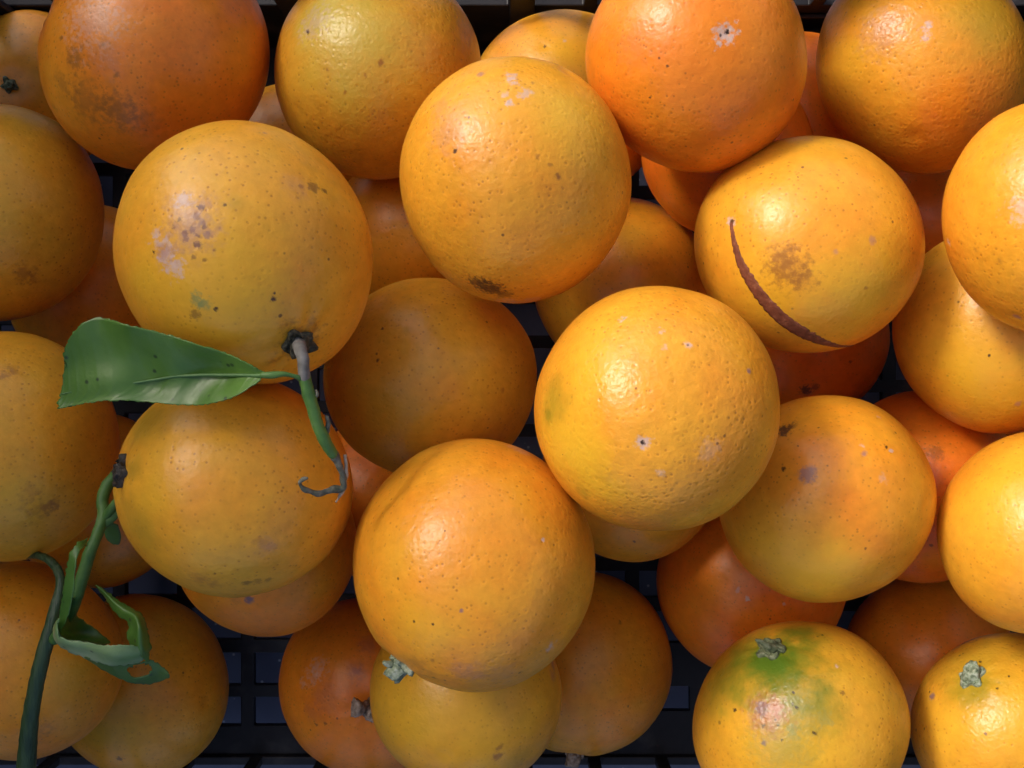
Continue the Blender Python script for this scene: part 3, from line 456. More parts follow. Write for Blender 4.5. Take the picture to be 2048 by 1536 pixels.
  ((0.18107, -0.11811, 0.0347), (0.03438, 0.0017, -0.00061, 0.03552, 0.0005, 0.03428), (-0.1459, -0.1599, -0.9763), 0.72, 'dark brownish orange in the gap between the green topped and the corner orange',
   []),
  ((0.04646, 0.04198, 0.04339), (0.03748, -0.00021, -2e-05, 0.03752, -2e-05, 0.03749), (-0.5377, 0.3359, -0.7733), 0.42, 'dim orange in shadow between the flecked centre orange and the largest bright one',
   [((-0.0039, 0.3845, 0.9231), 0.0126, 'o', 0.4)]),
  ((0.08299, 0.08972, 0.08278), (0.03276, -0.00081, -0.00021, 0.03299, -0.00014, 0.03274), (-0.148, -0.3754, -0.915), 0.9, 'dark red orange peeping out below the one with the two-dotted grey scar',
   []),
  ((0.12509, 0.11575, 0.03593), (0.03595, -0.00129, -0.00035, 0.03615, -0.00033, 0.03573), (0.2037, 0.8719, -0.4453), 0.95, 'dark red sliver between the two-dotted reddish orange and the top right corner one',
   []),
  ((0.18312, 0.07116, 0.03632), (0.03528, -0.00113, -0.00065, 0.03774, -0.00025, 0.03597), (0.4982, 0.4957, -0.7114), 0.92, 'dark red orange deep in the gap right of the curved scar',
   []),
  ((-0.03974, 0.06105, 0.05926), (0.03465, 0.00026, 3e-05, 0.03442, -4e-05, 0.03452), (-0.0417, 0.8039, -0.5933), 0.4, 'dim orange in the hollow between the leafy stem orange and flecked centre one',
   []),
  ((-0.18233, 0.04086, 0.0357), (0.0345, 0.00064, 0.00059, 0.03723, -0.00013, 0.03542), (0.1542, -0.0173, -0.9879), 0.55, 'dark orange deep behind the broad leaf, left of the big speckled orange',
   []),
  ((-0.20968, 0.12555, 0.03462), (0.03412, 0.00198, 0.00085, 0.03589, -0.00061, 0.034), (0.2099, -0.1143, 0.971), 0.5, 'dark orange in the extreme top left corner with a grey green stem end',
   []),
  ((-0.09446, 0.09533, 0.03504), (0.03509, 0.00083, 0.00018, 0.03508, -0.00018, 0.03495), (-0.3921, -0.1637, -0.9052), 0.4, 'small pale sliver of orange between the brownish corner one and greenish yellow one',
   []),
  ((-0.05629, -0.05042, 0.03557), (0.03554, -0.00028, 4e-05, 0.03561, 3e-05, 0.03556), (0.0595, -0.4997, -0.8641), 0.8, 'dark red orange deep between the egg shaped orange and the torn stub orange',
   []),
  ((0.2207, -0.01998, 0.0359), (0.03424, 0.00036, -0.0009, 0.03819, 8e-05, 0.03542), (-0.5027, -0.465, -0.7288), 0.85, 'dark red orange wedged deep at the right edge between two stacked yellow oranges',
   []),
]
CALYXES = [(8, (0.5052, -0.7023, 0.5015), 0.0058, 0.002, 'brown'), (11, (-0.787, 0.1552, 0.5971), 0.0052, 0.0012, 'dark'), (14, (-0.5829, -0.7576, 0.2938), 0.005, 0.0045, 'pale'), (19, (-0.3836, 0.8582, 0.341), 0.0052, 0.003, 'grey'), (20, (-0.6058, 0.6904, 0.3954), 0.0048, 0.003, 'pale'), (23, (0.1423, 0.0545, 0.9883), 0.004, 0.0062, 'wood'), (22, (-0.0867, -0.9291, 0.3596), 0.004, 0.004, 'wood'), (38, (0.1991, -0.1414, 0.9697), 0.0034, 0.004, 'grey')]
SCAR = [((-0.8091, 0.1076, 0.5777), 0.00121), ((-0.7993, 0.0168, 0.6006), 0.00134), ((-0.7837, -0.0896, 0.6147), 0.00201), ((-0.7503, -0.2205, 0.6232), 0.00281), ((-0.6958, -0.3421, 0.6316), 0.00362), ((-0.6178, -0.4706, 0.6299), 0.00415), ((-0.5235, -0.5892, 0.6155), 0.00455), ((-0.4117, -0.6981, 0.5858), 0.00496), ((-0.2724, -0.7975, 0.5383), 0.00509), ((-0.1361, -0.8669, 0.4796), 0.00455), ((0.0032, -0.9144, 0.4048), 0.00348), ((0.1286, -0.9361, 0.3274), 0.00241), ((0.2609, -0.9391, 0.2236), 0.00147), ((0.3745, -0.9222, 0.0967), 0.00067)]
SCAR_ORANGE = 7
LEAF_ORANGE = 8
TWIG_ORANGE = 11
STUB_PALE = [[(-0.03358, -0.08578, 0.16, 0.00168), (-0.03471, -0.08534, 0.162, 0.00152), (-0.03634, -0.08459, 0.1635, 0.00106), (-0.03787, -0.08385, 0.1645, 0.00083), (-0.03855, -0.0834, 0.165, 0.0006)], [(-0.03388, -0.08639, 0.16, 0.00153), (-0.03517, -0.0867, 0.162, 0.00121), (-0.03655, -0.08776, 0.163, 0.00091), (-0.03731, -0.08852, 0.163, 0.00068)]]
STUB_WOOD = [[(-0.05551, -0.12755, 0.076, 0.00236), (-0.05725, -0.12599, 0.08, 0.00243), (-0.05872, -0.12497, 0.083, 0.00261), (-0.05994, -0.12429, 0.085, 0.00298), (-0.06041, -0.12409, 0.0856, 0.0023)]]
STUB_GREY = [[(0.09101, -0.09136, 0.1225, 0.0019), (0.08826, -0.08997, 0.125, 0.00137), (0.08581, -0.08854, 0.1265, 0.00102), (0.08364, -0.08721, 0.127, 0.00068), (0.08274, -0.08682, 0.1272, 0.00034)], [(0.0898, -0.0917, 0.1225, 0.00138), (0.09005, -0.09314, 0.1235, 0.00137), (0.09125, -0.09417, 0.1235, 0.00086)], [(0.08972, -0.09093, 0.1228, 0.00121), (0.09231, -0.09128, 0.124, 0.00137), (0.09417, -0.09245, 0.1235, 0.00069)]]
G_ORANGE, N_ORANGE, I_ORANGE = 14, 23, 19
RELIEF = [7e-05, 0.00013, 0.00011, 7e-05, 9e-05, 0.00013, 0.0001, 7e-05, 7e-05, 7e-05, 7e-05, 7e-05, 7e-05, 7e-05, 9e-05, 0.00013, 7e-05, 8e-05, 8e-05, 0.0001, 0.00013, 7e-05, 7e-05, 7e-05, 7e-05, 7e-05, 7e-05, 7e-05, 7e-05, 7e-05, 7e-05, 7e-05, 7e-05, 7e-05, 7e-05, 7e-05, 7e-05, 7e-05, 7e-05, 7e-05, 7e-05, 7e-05]
LEAF_STEM_WOOD = [(-0.05868, 0.01152, 0.1895, 0.00192), (-0.05666, 0.00911, 0.1955, 0.00174), (-0.05566, 0.00613, 0.197, 0.00166), (-0.05539, 0.00306, 0.197, 0.00166), (-0.05524, 0.00133, 0.1965, 0.00167)]
LEAF_STEM_GREEN = [(-0.05537, 0.00187, 0.1965, 0.00173), (-0.05468, -0.0016, 0.196, 0.00174), (-0.05368, -0.00564, 0.195, 0.00168), (-0.05255, -0.01037, 0.194, 0.00168), (-0.05096, -0.01491, 0.1925, 0.00163), (-0.04926, -0.01875, 0.19, 0.00151), (-0.04895, -0.01933, 0.1895, 0.00123)]
LEAF_STEM_DRY = [(-0.04954, -0.01806, 0.19, 0.00137), (-0.04854, -0.02068, 0.188, 0.00117), (-0.04752, -0.0239, 0.186, 0.00097), (-0.04704, -0.02716, 0.184, 0.00098), (-0.04778, -0.02923, 0.183, 0.00098), (-0.04984, -0.02968, 0.184, 0.00112), (-0.05266, -0.03015, 0.186, 0.0009), (-0.05543, -0.02979, 0.188, 0.00083), (-0.0572, -0.02833, 0.19, 0.00062), (-0.0578, -0.02699, 0.191, 0.00048), (-0.05662, -0.0258, 0.192, 0.00048), (-0.0554, -0.02553, 0.192, 0.00027)]
LEAF_STEM_SPLIT = [(-0.04632, -0.01969, 0.1865, 0.00049), (-0.04631, -0.02399, 0.185, 0.00063), (-0.04694, -0.02768, 0.183, 0.00063), (-0.0481, -0.03061, 0.182, 0.00056), (-0.04984, -0.03341, 0.181, 0.00028)]
LEAF_BUD = [(-0.05061, -0.01361, 0.1915, 0.00054), (-0.04997, -0.01113, 0.192, 0.00081), (-0.05014, -0.00949, 0.1925, 0.00068), (-0.05032, -0.00866, 0.193, 0.00027)]
LEAF_THORN = [(-0.05315, -0.00362, 0.195, 0.00054), (-0.05211, -0.00268, 0.1955, 0.00047), (-0.0524, -0.00147, 0.196, 0.0002)]
LEAF_THORN_TWO = [(-0.04944, -0.01707, 0.1905, 0.00061), (-0.05071, -0.01758, 0.191, 0.00055), (-0.05153, -0.01786, 0.191, 0.00027)]
PETIOLE = [(-0.05604, 0.00107, 0.1965, 0.0008), (-0.05677, 0.00172, 0.198, 0.00066), (-0.05813, 0.00225, 0.199, 0.00059), (-0.06026, 0.00263, 0.2, 0.00072), (-0.0629, 0.00236, 0.2005, 0.00098), (-0.06592, 0.00223, 0.2005, 0.00079)]
TWIG_STEM = [(-0.12379, -0.02716, 0.15, 0.00174), (-0.12621, -0.02958, 0.1495, 0.00174), (-0.12821, -0.03268, 0.15, 0.00189), (-0.12888, -0.03651, 0.151, 0.00189), (-0.12771, -0.04095, 0.153, 0.00188), (-0.12809, -0.04503, 0.155, 0.00179), (-0.12892, -0.04888, 0.157, 0.00177), (-0.13017, -0.05287, 0.158, 0.00184), (-0.13186, -0.05871, 0.158, 0.00192), (-0.1334, -0.06409, 0.158, 0.00184), (-0.13524, -0.06893, 0.157, 0.0017), (-0.13764, -0.07254, 0.1555, 0.0017), (-0.14147, -0.07685, 0.152, 0.00173), (-0.14511, -0.08111, 0.149, 0.00174)]
TWIG_FORK = [(-0.121, -0.03358, 0.156, 0.00101), (-0.12224, -0.0359, 0.156, 0.00108), (-0.12452, -0.03882, 0.155, 0.00124), (-0.12718, -0.04182, 0.1535, 0.0014)]
TWIG_FORK_TWO = [(-0.12255, -0.03783, 0.153, 0.00094), (-0.12318, -0.0397, 0.153, 0.00125), (-0.12537, -0.04189, 0.153, 0.00156), (-0.12744, -0.04424, 0.154, 0.00125)]
LONG_TWIG = [(-0.16575, -0.05847, 0.128, 0.00102), (-0.15967, -0.05724, 0.132, 0.00126), (-0.15386, -0.05768, 0.136, 0.00132), (-0.14928, -0.06007, 0.139, 0.00139), (-0.14638, -0.06355, 0.142, 0.00154), (-0.14575, -0.06796, 0.144, 0.00185), (-0.14624, -0.07312, 0.146, 0.00216), (-0.14703, -0.079, 0.148, 0.00223), (-0.1486, -0.08586, 0.149, 0.0023), (-0.1505, -0.09379, 0.149, 0.00238), (-0.15243, -0.10204, 0.148, 0.00246), (-0.15456, -0.11072, 0.146, 0.00264), (-0.15622, -0.1195, 0.144, 0.0029), (-0.15773, -0.12839, 0.142, 0.003), (-0.15943, -0.13946, 0.139, 0.00303)]
LEAF_ROWS = [[(-0.06566, 0.00315, 0.2005), (-0.06592, 0.00224, 0.2), (-0.06624, 0.00105, 0.2003)],
    [(-0.06796, 0.00445, 0.2012), (-0.06856, 0.00225, 0.199), (-0.06815, -0.00026, 0.2005)],
    [(-0.07106, 0.00614, 0.2018), (-0.07221, 0.00239, 0.1978), (-0.07137, -0.0025, 0.1998)],
    [(-0.07617, 0.00835, 0.2022), (-0.07725, 0.0024, 0.1965), (-0.07598, -0.00424, 0.1985)],
    [(-0.08194, 0.01016, 0.2025), (-0.08358, 0.00241, 0.1955), (-0.08236, -0.00559, 0.1972)],
    [(-0.08845, 0.01238, 0.2025), (-0.09046, 0.00201, 0.195), (-0.08943, -0.00561, 0.196)],
    [(-0.09442, 0.01396, 0.2022), (-0.09669, 0.00108, 0.1945), (-0.0965, -0.00497, 0.195)],
    [(-0.10018, 0.01543, 0.2015), (-0.10267, 0.00013, 0.194), (-0.10313, -0.00444, 0.1942)],
    [(-0.10532, 0.01681, 0.2005), (-0.10854, -0.00054, 0.1935), (-0.10922, -0.00459, 0.1935)],
    [(-0.10982, 0.01756, 0.1992), (-0.11349, -0.00122, 0.193), (-0.11452, -0.00514, 0.1928)],
    [(-0.1138, 0.01592, 0.198), (-0.11777, -0.0019, 0.1925), (-0.11859, -0.00583, 0.1922)],
    [(-0.1174, 0.01279, 0.1968), (-0.12099, -0.00244, 0.192), (-0.12122, -0.00625, 0.1918)],
    [(-0.12002, 0.00884, 0.1955), (-0.12281, -0.00272, 0.1916), (-0.12318, -0.00667, 0.1914)]]
CURL_STALK = [[(-0.12824, -0.04669, 0.162), (-0.12839, -0.04881, 0.162)],
    [(-0.1296, -0.04725, 0.165), (-0.12795, -0.04903, 0.166)],
    [(-0.13048, -0.04885, 0.167), (-0.12838, -0.05046, 0.168)],
    [(-0.13135, -0.05224, 0.168), (-0.12859, -0.05315, 0.1695)],
    [(-0.13239, -0.0567, 0.168), (-0.12918, -0.05758, 0.1695)],
    [(-0.13361, -0.06211, 0.167), (-0.12985, -0.06212, 0.169)],
    [(-0.13483, -0.06681, 0.166), (-0.1312, -0.06649, 0.168)],
    [(-0.13635, -0.0708, 0.165), (-0.13346, -0.07105, 0.167)],
    [(-0.13743, -0.07436, 0.164), (-0.13542, -0.07444, 0.166)]]
CURL_INNER = [[(-0.13393, -0.06397, 0.166), (-0.13384, -0.06488, 0.162), (-0.13416, -0.06693, 0.157)],
    [(-0.13545, -0.0681, 0.165), (-0.13616, -0.07039, 0.158), (-0.13569, -0.07104, 0.154)],
    [(-0.13668, -0.07255, 0.164), (-0.13694, -0.07515, 0.155), (-0.13488, -0.07403, 0.152)],
    [(-0.13547, -0.07677, 0.164), (-0.13662, -0.07878, 0.153), (-0.13295, -0.07705, 0.15)],
    [(-0.12975, -0.0784, 0.163), (-0.13224, -0.08019, 0.153), (-0.13006, -0.07969, 0.149)],
    [(-0.12369, -0.07958, 0.162), (-0.12666, -0.08117, 0.154), (-0.12705, -0.08206, 0.149)]]
CURL_RIM = [[(-0.13465, -0.06971, 0.167), (-0.13572, -0.07055, 0.166), (-0.13839, -0.07306, 0.162)],
    [(-0.13471, -0.07345, 0.1675), (-0.13602, -0.07474, 0.166), (-0.13854, -0.0764, 0.162)],
    [(-0.13299, -0.0754, 0.168), (-0.13405, -0.07686, 0.167), (-0.13688, -0.07912, 0.162)],
    [(-0.12949, -0.07586, 0.1685), (-0.13031, -0.07807, 0.168), (-0.13354, -0.0814, 0.162)],
    [(-0.12565, -0.07652, 0.1688), (-0.12645, -0.07896, 0.168), (-0.12945, -0.08276, 0.162)],
    [(-0.12121, -0.07711, 0.1688), (-0.12185, -0.0797, 0.168), (-0.1246, -0.08397, 0.162)],
    [(-0.11734, -0.07689, 0.1685), (-0.11755, -0.08015, 0.168), (-0.12005, -0.08488, 0.162)],
    [(-0.1131, -0.07748, 0.168), (-0.1135, -0.08073, 0.167), (-0.11651, -0.08503, 0.161)],
    [(-0.11046, -0.07847, 0.166), (-0.1104, -0.081, 0.165), (-0.11279, -0.08456, 0.16)]]
CURL_LOWER = [[(-0.12915, -0.08246, 0.162), (-0.12974, -0.08349, 0.16), (-0.13002, -0.08453, 0.158)],
    [(-0.1249, -0.08367, 0.162), (-0.12559, -0.08623, 0.159), (-0.12627, -0.08866, 0.156)],
    [(-0.12066, -0.08473, 0.162), (-0.12172, -0.08821, 0.158), (-0.12235, -0.09114, 0.155)],
    [(-0.11773, -0.08503, 0.161), (-0.11844, -0.0876, 0.1585), (-0.11871, -0.09254, 0.154)],
    [(-0.11539, -0.08502, 0.16), (-0.11667, -0.09037, 0.156), (-0.11692, -0.09332, 0.153)],
    [(-0.11242, -0.08485, 0.159), (-0.11311, -0.0899, 0.156), (-0.11317, -0.09363, 0.153)],
    [(-0.11096, -0.08483, 0.158), (-0.11017, -0.08882, 0.156), (-0.11036, -0.09301, 0.153)],
    [(-0.10887, -0.08636, 0.157), (-0.1077, -0.08928, 0.156), (-0.10765, -0.09176, 0.154)],
    [(-0.10646, -0.08913, 0.156), (-0.10599, -0.08959, 0.156), (-0.10604, -0.09052, 0.155)]]
CURL_RIBBON = [[(-0.12817, -0.06193, 0.158), (-0.12762, -0.06174, 0.1582), (-0.12725, -0.06193, 0.158)],
    [(-0.12544, -0.06463, 0.159), (-0.12394, -0.0638, 0.16), (-0.12329, -0.06402, 0.159)],
    [(-0.12241, -0.06777, 0.16), (-0.12005, -0.06639, 0.162), (-0.11936, -0.06639, 0.16)],
    [(-0.11955, -0.07058, 0.161), (-0.11621, -0.06834, 0.164), (-0.11499, -0.06845, 0.161)],
    [(-0.11702, -0.07155, 0.162), (-0.11285, -0.06936, 0.166), (-0.11187, -0.07048, 0.162)],
    [(-0.11571, -0.07371, 0.163), (-0.11072, -0.07184, 0.168), (-0.10982, -0.07462, 0.163)],
    [(-0.11621, -0.07587, 0.164), (-0.11072, -0.07525, 0.168), (-0.10929, -0.07837, 0.162)],
    [(-0.1152, -0.078, 0.165), (-0.11067, -0.0785, 0.167), (-0.10967, -0.08168, 0.161)],
    [(-0.1144, -0.08068, 0.164), (-0.1113, -0.0813, 0.165), (-0.11119, -0.08485, 0.159)]]
SMALL_LEAF = [[(-0.12916, -0.04295, 0.15), (-0.12525, -0.04482, 0.148)],
    [(-0.1297, -0.04673, 0.148), (-0.12512, -0.04864, 0.146)],
    [(-0.12917, -0.04976, 0.147), (-0.12585, -0.05105, 0.145)],
    [(-0.12736, -0.0512, 0.146), (-0.12649, -0.05169, 0.145)]]


# ---------------------------------------------------------------- ground and crate
GZ = -0.030
g = 30.0
ground = mesh_obj('ground', [(-g, -g, GZ), (g, -g, GZ), (g, g, GZ), (-g, g, GZ)], [(0, 1, 2, 3)], ground_mat(), smooth=False)
tag(ground, kind='structure')

def holed_plate(xs, ys, solid, t0, t1, frame):
    """plate in a local (a, b) grid, thickness t0..t1; cells where solid(i, j) is false are open; frame(a, b, t) -> world"""
    verts, faces, index = [], [], {}
    def V(i, j, k):
        key = (i, j, k)
        if key not in index:
            index[key] = len(verts); verts.append(frame(xs[i], ys[j], t1 if k else t0))
        return index[key]
    nx, ny = len(xs) - 1, len(ys) - 1
    S = lambda i, j: 0 <= i < nx and 0 <= j < ny and solid(i, j)
    for i in range(nx):
        for j in range(ny):
            if not S(i, j): continue
            faces.append((V(i, j, 1), V(i + 1, j, 1), V(i + 1, j + 1, 1), V(i, j + 1, 1)))
            faces.append((V(i, j, 0), V(i, j + 1, 0), V(i + 1, j + 1, 0), V(i + 1, j, 0)))
            if not S(i - 1, j): faces.append((V(i, j, 0), V(i, j, 1), V(i, j + 1, 1), V(i, j + 1, 0)))
            if not S(i + 1, j): faces.append((V(i + 1, j, 0), V(i + 1, j + 1, 0), V(i + 1, j + 1, 1), V(i + 1, j, 1)))
            if not S(i, j - 1): faces.append((V(i, j, 0), V(i + 1, j, 0), V(i + 1, j, 1), V(i, j, 1)))
            if not S(i, j + 1): faces.append((V(i, j + 1, 0), V(i, j + 1, 1), V(i + 1, j + 1, 1), V(i + 1, j + 1, 0)))
    return verts, faces

X0, X1, Y0, Y1, WALL_H = -0.268, 0.268, -0.1755, 0.1595, 0.165
crate = bpy.data.objects.new('crate', None)
crate.location = (0, 0, GZ)
link(crate)
tag(crate, 'black plastic slatted crate holding the pile of oranges', 'crate')

def plate(name, xs, ys, solid, t0, t1, frame, bevel=.0006):
    v, f = holed_plate(xs, ys, solid, t0, t1, frame)
    o = mesh_obj(name, v, f, M_PLASTIC, crate, smooth=False)
    bm = bmesh.new(); bm.from_mesh(o.data)
    bmesh.ops.recalc_face_normals(bm, faces=bm.faces)
    bm.to_mesh(o.data); bm.free()
    bv = o.modifiers.new('bevel', 'BEVEL'); bv.width = bevel; bv.segments = 2; bv.limit_method = 'ANGLE'
    return o

def bars(start, stop, first, pitch, bar):
    """grid lines: edge, then bar/hole boundaries; returns lines and the set of solid strips"""
    lines, solid = [start], set()
    p = first
    while p + pitch < stop - .004:
        if p > start + .003:
            lines += [p, p + bar]; solid.add(len(lines) - 2)
        p += pitch
    lines.append(stop)
    return lines, solid

def base_half(xa, xb, xfirst, ylines, ysolid):
    xl, xs_ = bars(xa, xb, xfirst, .0304, .0064)
    plate('base_grid', xl, ylines, lambda i, j: i in xs_ or j in ysolid, -.004, 0.0, lambda a, b, t: Vector((a, b, t)))
yl = [Y0, -.1618, -.1484, -.1426, -.1274, -.1210, -.1060, -.1000, -.0850, -.0790, -.0640, -.0500, -.0350, -.0290, -.0140, -.0080, .0070, .0130, .0280, .0340, .0490, .0550, .0700, .0840, .0990, .1050, .1200, .1260, .1410, Y1]
ysol = set(range(0, len(yl), 2))
base_half(X0, 0.0, -.2495 - .0007, yl, ysol)
yr = [Y0, -.1549, -.1431, -.1226, -.1076, -.1010, -.0885, -.0826, -.0676, -.0616, -.0466, -.0400, -.0250, -.0190, -.0040, .0020, .0170, .0230, .0380, .0520, .0670, .0730, .0880, .0940, .1090, .1150, .1300, .1410, .1412, Y1]
base_half(0.0005, X1, .0548 - .0304 - .0009, yr, set(range(0, len(yr), 2)))

def wall(name, lo, hi, first, frame, slot=(.049, .148), sun_gap=None):
    """slatted wall; with grip=(x0, x1, z0, z1) the upper part is solid for shade, but for an unseen opening added to let sun in"""
    xl, xs_ = bars(lo, hi, first, .0318, .0056)
    if sun_gap:
        zl = [-.004, slot[0], slot[1], sun_gap[2], sun_gap[3], WALL_H]
        inside = lambda i: sun_gap[0] < (xl[i] + xl[i + 1]) / 2 < sun_gap[1]
        ok = lambda i, j: j in (0, 2, 4) or (j == 3 and not inside(i)) or (j == 1 and (i in xs_ or i == 0 or i == len(xl) - 2))
    elif slot[0] < .04:
        zl = [-.004, .0025, .0165, slot[0], slot[1], WALL_H]
        ok = lambda i, j: i in xs_ or j in (0, 2, 4) or i == 0 or i == len(xl) - 2
    else:
        zl = [-.004, slot[0], slot[1], WALL_H]
        ok = lambda i, j: i in xs_ or j in (0, 2) or i == 0 or i == len(xl) - 2
    return plate(name, xl, zl, ok, 0, .004, frame)
T = .004
wall('wall_panel', X0 - T, X1 + T, -.256, lambda a, b, t: Vector((a, Y1 + .0002 + t, b)), slot=(.049, .098), sun_gap=(-.09, .005, .106, .150))  # solid top shades the gaps; opening added to throw a sun patch
wall('wall_panel', X0 - T, X1 + T, -.2505, lambda a, b, t: Vector((a, Y0 - .0002 - t, b)), slot=(.030, .148))
wall('wall_panel', Y0, Y1, -.15, lambda a, b, t: Vector((X0 - .0002 - t, a, b)))
wall('wall_panel', Y0, Y1, -.15, lambda a, b, t: Vector((X1 + .0002 + t, a, b)))

def box_geo(v, f, x0, x1, y0, y1, z0, z1):
    b = len(v)
    v += [Vector(p) for p in ((x0, y0, z0), (x1, y0, z0), (x1, y1, z0), (x0, y1, z0), (x0, y0, z1), (x1, y0, z1), (x1, y1, z1), (x0, y1, z1))]
    f += [tuple(b + k for k in q) for q in ((0, 3, 2, 1), (4, 5, 6, 7), (0, 1, 5, 4), (1, 2, 6, 5), (2, 3, 7, 6), (3, 0, 4, 7))]
def boxes(name, lst, bevel=.0005):
    v, f = [], []
    for b in lst: box_geo(v, f, *b)
    o = mesh_obj(name, v, f, M_PLASTIC, crate, smooth=False)
    bv = o.modifiers.new('bevel', 'BEVEL'); bv.width = bevel; bv.segments = 2
    return o
# rim, ribs on the inside of the far wall, small moulded ledges, feet
R = .009
boxes('rim', [(X0 - T - R, X1 + T + R, Y1 + .0002, Y1 + T + R, WALL_H + .0002, WALL_H + .007), (X0 - T - R, X1 + T + R, Y0 - T - R, Y0 - .0002, WALL_H + .0002, WALL_H + .007),
              (X0 - T - R, X0 - .0002, Y0, Y1, WALL_H + .0002, WALL_H + .007), (X1 + .0002, X1 + T + R, Y0, Y1, WALL_H + .0002, WALL_H + .007)])
for x in (-.2218, -.0972, -.0010, .0945, .2218):
    boxes('rib', [(x, x + .0105, Y1 - .0032, Y1 - .0002, .0004, .160)])
for x in (-.2000, -.1368, -.0330, .0330, .1290, .1900):
    boxes('ledge', [(x - .028 / 2, x + .028 / 2, Y1 - .0020, Y1 - .0001, .0225, .0245), (x - .028 / 2, x + .028 / 2, Y1 - .0020, Y1 - .0001, .0400, .0415)])
for sx in (X0 + .012, X1 - .042):
    for sy in (Y0 + .012, Y1 - .042):
        boxes('foot', [(sx, sx + .03, sy, sy + .03, GZ + .0003, -.0045)])

# ---------------------------------------------------------------- oranges
def shape_of(row):
    centre, s, pole, tone, label, marks = row
    mat = Matrix(((s[0], s[1], s[2]), (s[1], s[3], s[4]), (s[2], s[4], s[5])))
    p = Vector(pole).normalized()
    a = p.orthogonal().normalized(); b = p.cross(a)
    seed = Vector(centre) * 37.0
    def surf(n):
        """unit direction -> point of the peel, relative to the orange's centre"""
        n = Vector(n)
        d = max(-1, min(1, n.dot(p)))
        ang = math.acos(d)
        r = 1 + .021 * noise.noise(n * 1.4 + seed) + .004 * noise.noise(n * 4.2 + seed)
        if ang < 1.0:
            phi = math.atan2(n.dot(b), n.dot(a))
            r -= .030 * math.exp(-(ang / .15) ** 2)
            r += .006 * math.cos(7 * phi + 2 * math.sin(phi * 2)) * math.exp(-((ang - .24) / .16) ** 2)
        elif ang > 2.8:
            r -= .014 * math.exp(-((math.pi - ang) / .075) ** 2)
        return mat @ (n * r)
    return surf

def unit_ico(sub):
    bm = bmesh.new()
    bmesh.ops.create_icosphere(bm, subdivisions=sub, radius=1)
    bm.verts.ensure_lookup_table()
    v = [x.co.normalized() for x in bm.verts]
    f = [tuple(w.index for w in fc.verts) for fc in bm.faces]
    bm.free()
    return v, f
ICO = unit_ico(6)
ICO_LOW = unit_ico(5)
GROUP = 'oranges piled in the black crate'
oranges, surfs = [], []
DEEP_FROM = 26
for i, row in enumerate(ORANGES):
    surf = shape_of(row)
    V, F = ICO if i < DEEP_FROM else ICO_LOW
    me = bpy.data.meshes.new('orange')
    me.from_pydata([surf(n) for n in V], [], F)
    me.polygons.foreach_set('use_smooth', [True] * len(F))
    me.materials.append(peel_mat(i, row[3], row[5], surf))
    o = bpy.data.objects.new('orange', me)
    o.location = row[0]
    link(o)
    tag(o, row[4], 'orange', GROUP)
    oranges.append(o); surfs.append(surf)

# stem ends
def calyx(idx, direction, size, nub, style):
    o = oranges[idx]; c = Vector(o.location); surf = surfs[idx]
    n = Vector(direction).normalized()
    a = n.orthogonal().normalized(); b = n.cross(a)
    R0 = surf(n).length
    rr = random.Random(idx)
    ph = rr.uniform(0, 6)
    lobes = [rr.uniform(.35, 1.35) for _ in range(5)]
    verts, faces = [], []
    K = 40
    nw = {'brown': .46, 'dark': .5, 'pale': .58, 'grey': .46, 'wood': .72}[style]
    rings = [(1.0, -.0004), (1.0, .0004), (.84, .0009), (.72, .0011), (nw + .08, .0014), (nw, .0012 + nub * .5), (nw * .96, .0012 + nub * .9), (nw * .75, .0013 + nub * 1.05), (nw * .42, .0013 + nub), (.08, .0012 + nub * .9)]
    tilt = (a * rr.uniform(-.5, .5) + b * rr.uniform(-.5, .5)) * nub
    for q, (fr, h) in enumerate(rings):
        for k in range(K):
            th = 2 * math.pi * k / K
            lob = 5 * (th - ph) / (2 * math.pi)
            li = int(math.floor(lob + .5)) % 5
            star = .66 + .36 * lobes[li] * abs(math.cos((lob - math.floor(lob + .5)) * math.pi)) ** 2.2
            w = max(0, min(1, (fr - nw) / (1 - nw)))
            rad = size * fr * (1 - w + w * star)
            rad *= 1 + .22 * noise.noise(Vector((math.cos(th) * 1.8, math.sin(th) * 1.8, q * .35 + idx))) + .12 * noise.noise(Vector((math.cos(th) * 6, math.sin(th) * 6, q * .9 + idx)))
            dirn = (n + (a * math.cos(th) + b * math.sin(th)) * (rad / R0)).normalized()
            base = surf(dirn)
            jit = .0007 * noise.noise(Vector((math.cos(th) * 3, math.sin(th) * 3, q + idx * 3.1)))
            lift = h + jit * (1 if q > 0 else 0)
            p = base + n * lift + (tilt * ((h / (nub + .0013)) ** 2) if q > 4 else Vector((0, 0, 0)))
            if w > .5 and q > 0: p += n * (.0009 * lobes[li] * (fr ** 2))
            verts.append(c + p)
    for q in range(len(rings) - 1):
        for k in range(K):
            faces.append((q * K + k, q * K + (k + 1) % K, (q + 1) * K + (k + 1) % K, (q + 1) * K + k))
    faces.append(tuple((len(rings) - 1) * K + k for k in range(K)))
    return mesh_obj('stem_end', verts, faces, CALYX_MAT[style], o)
for cx in CALYXES:
    calyx(*cx)
for idx, tubes, mat in ((G_ORANGE, STUB_PALE, CALYX_MAT['pale']), (N_ORANGE, STUB_WOOD, CALYX_MAT['wood']), (I_ORANGE, STUB_GREY, CALYX_MAT['grey'])):
    v, f = [], []
    for k, t in enumerate(tubes):
        tube_geo(t, v, f, per=6, sides=14, rough=.32, seed=k * 4.0)
    mesh_obj('stem_stub', v, f, mat, oranges[idx])

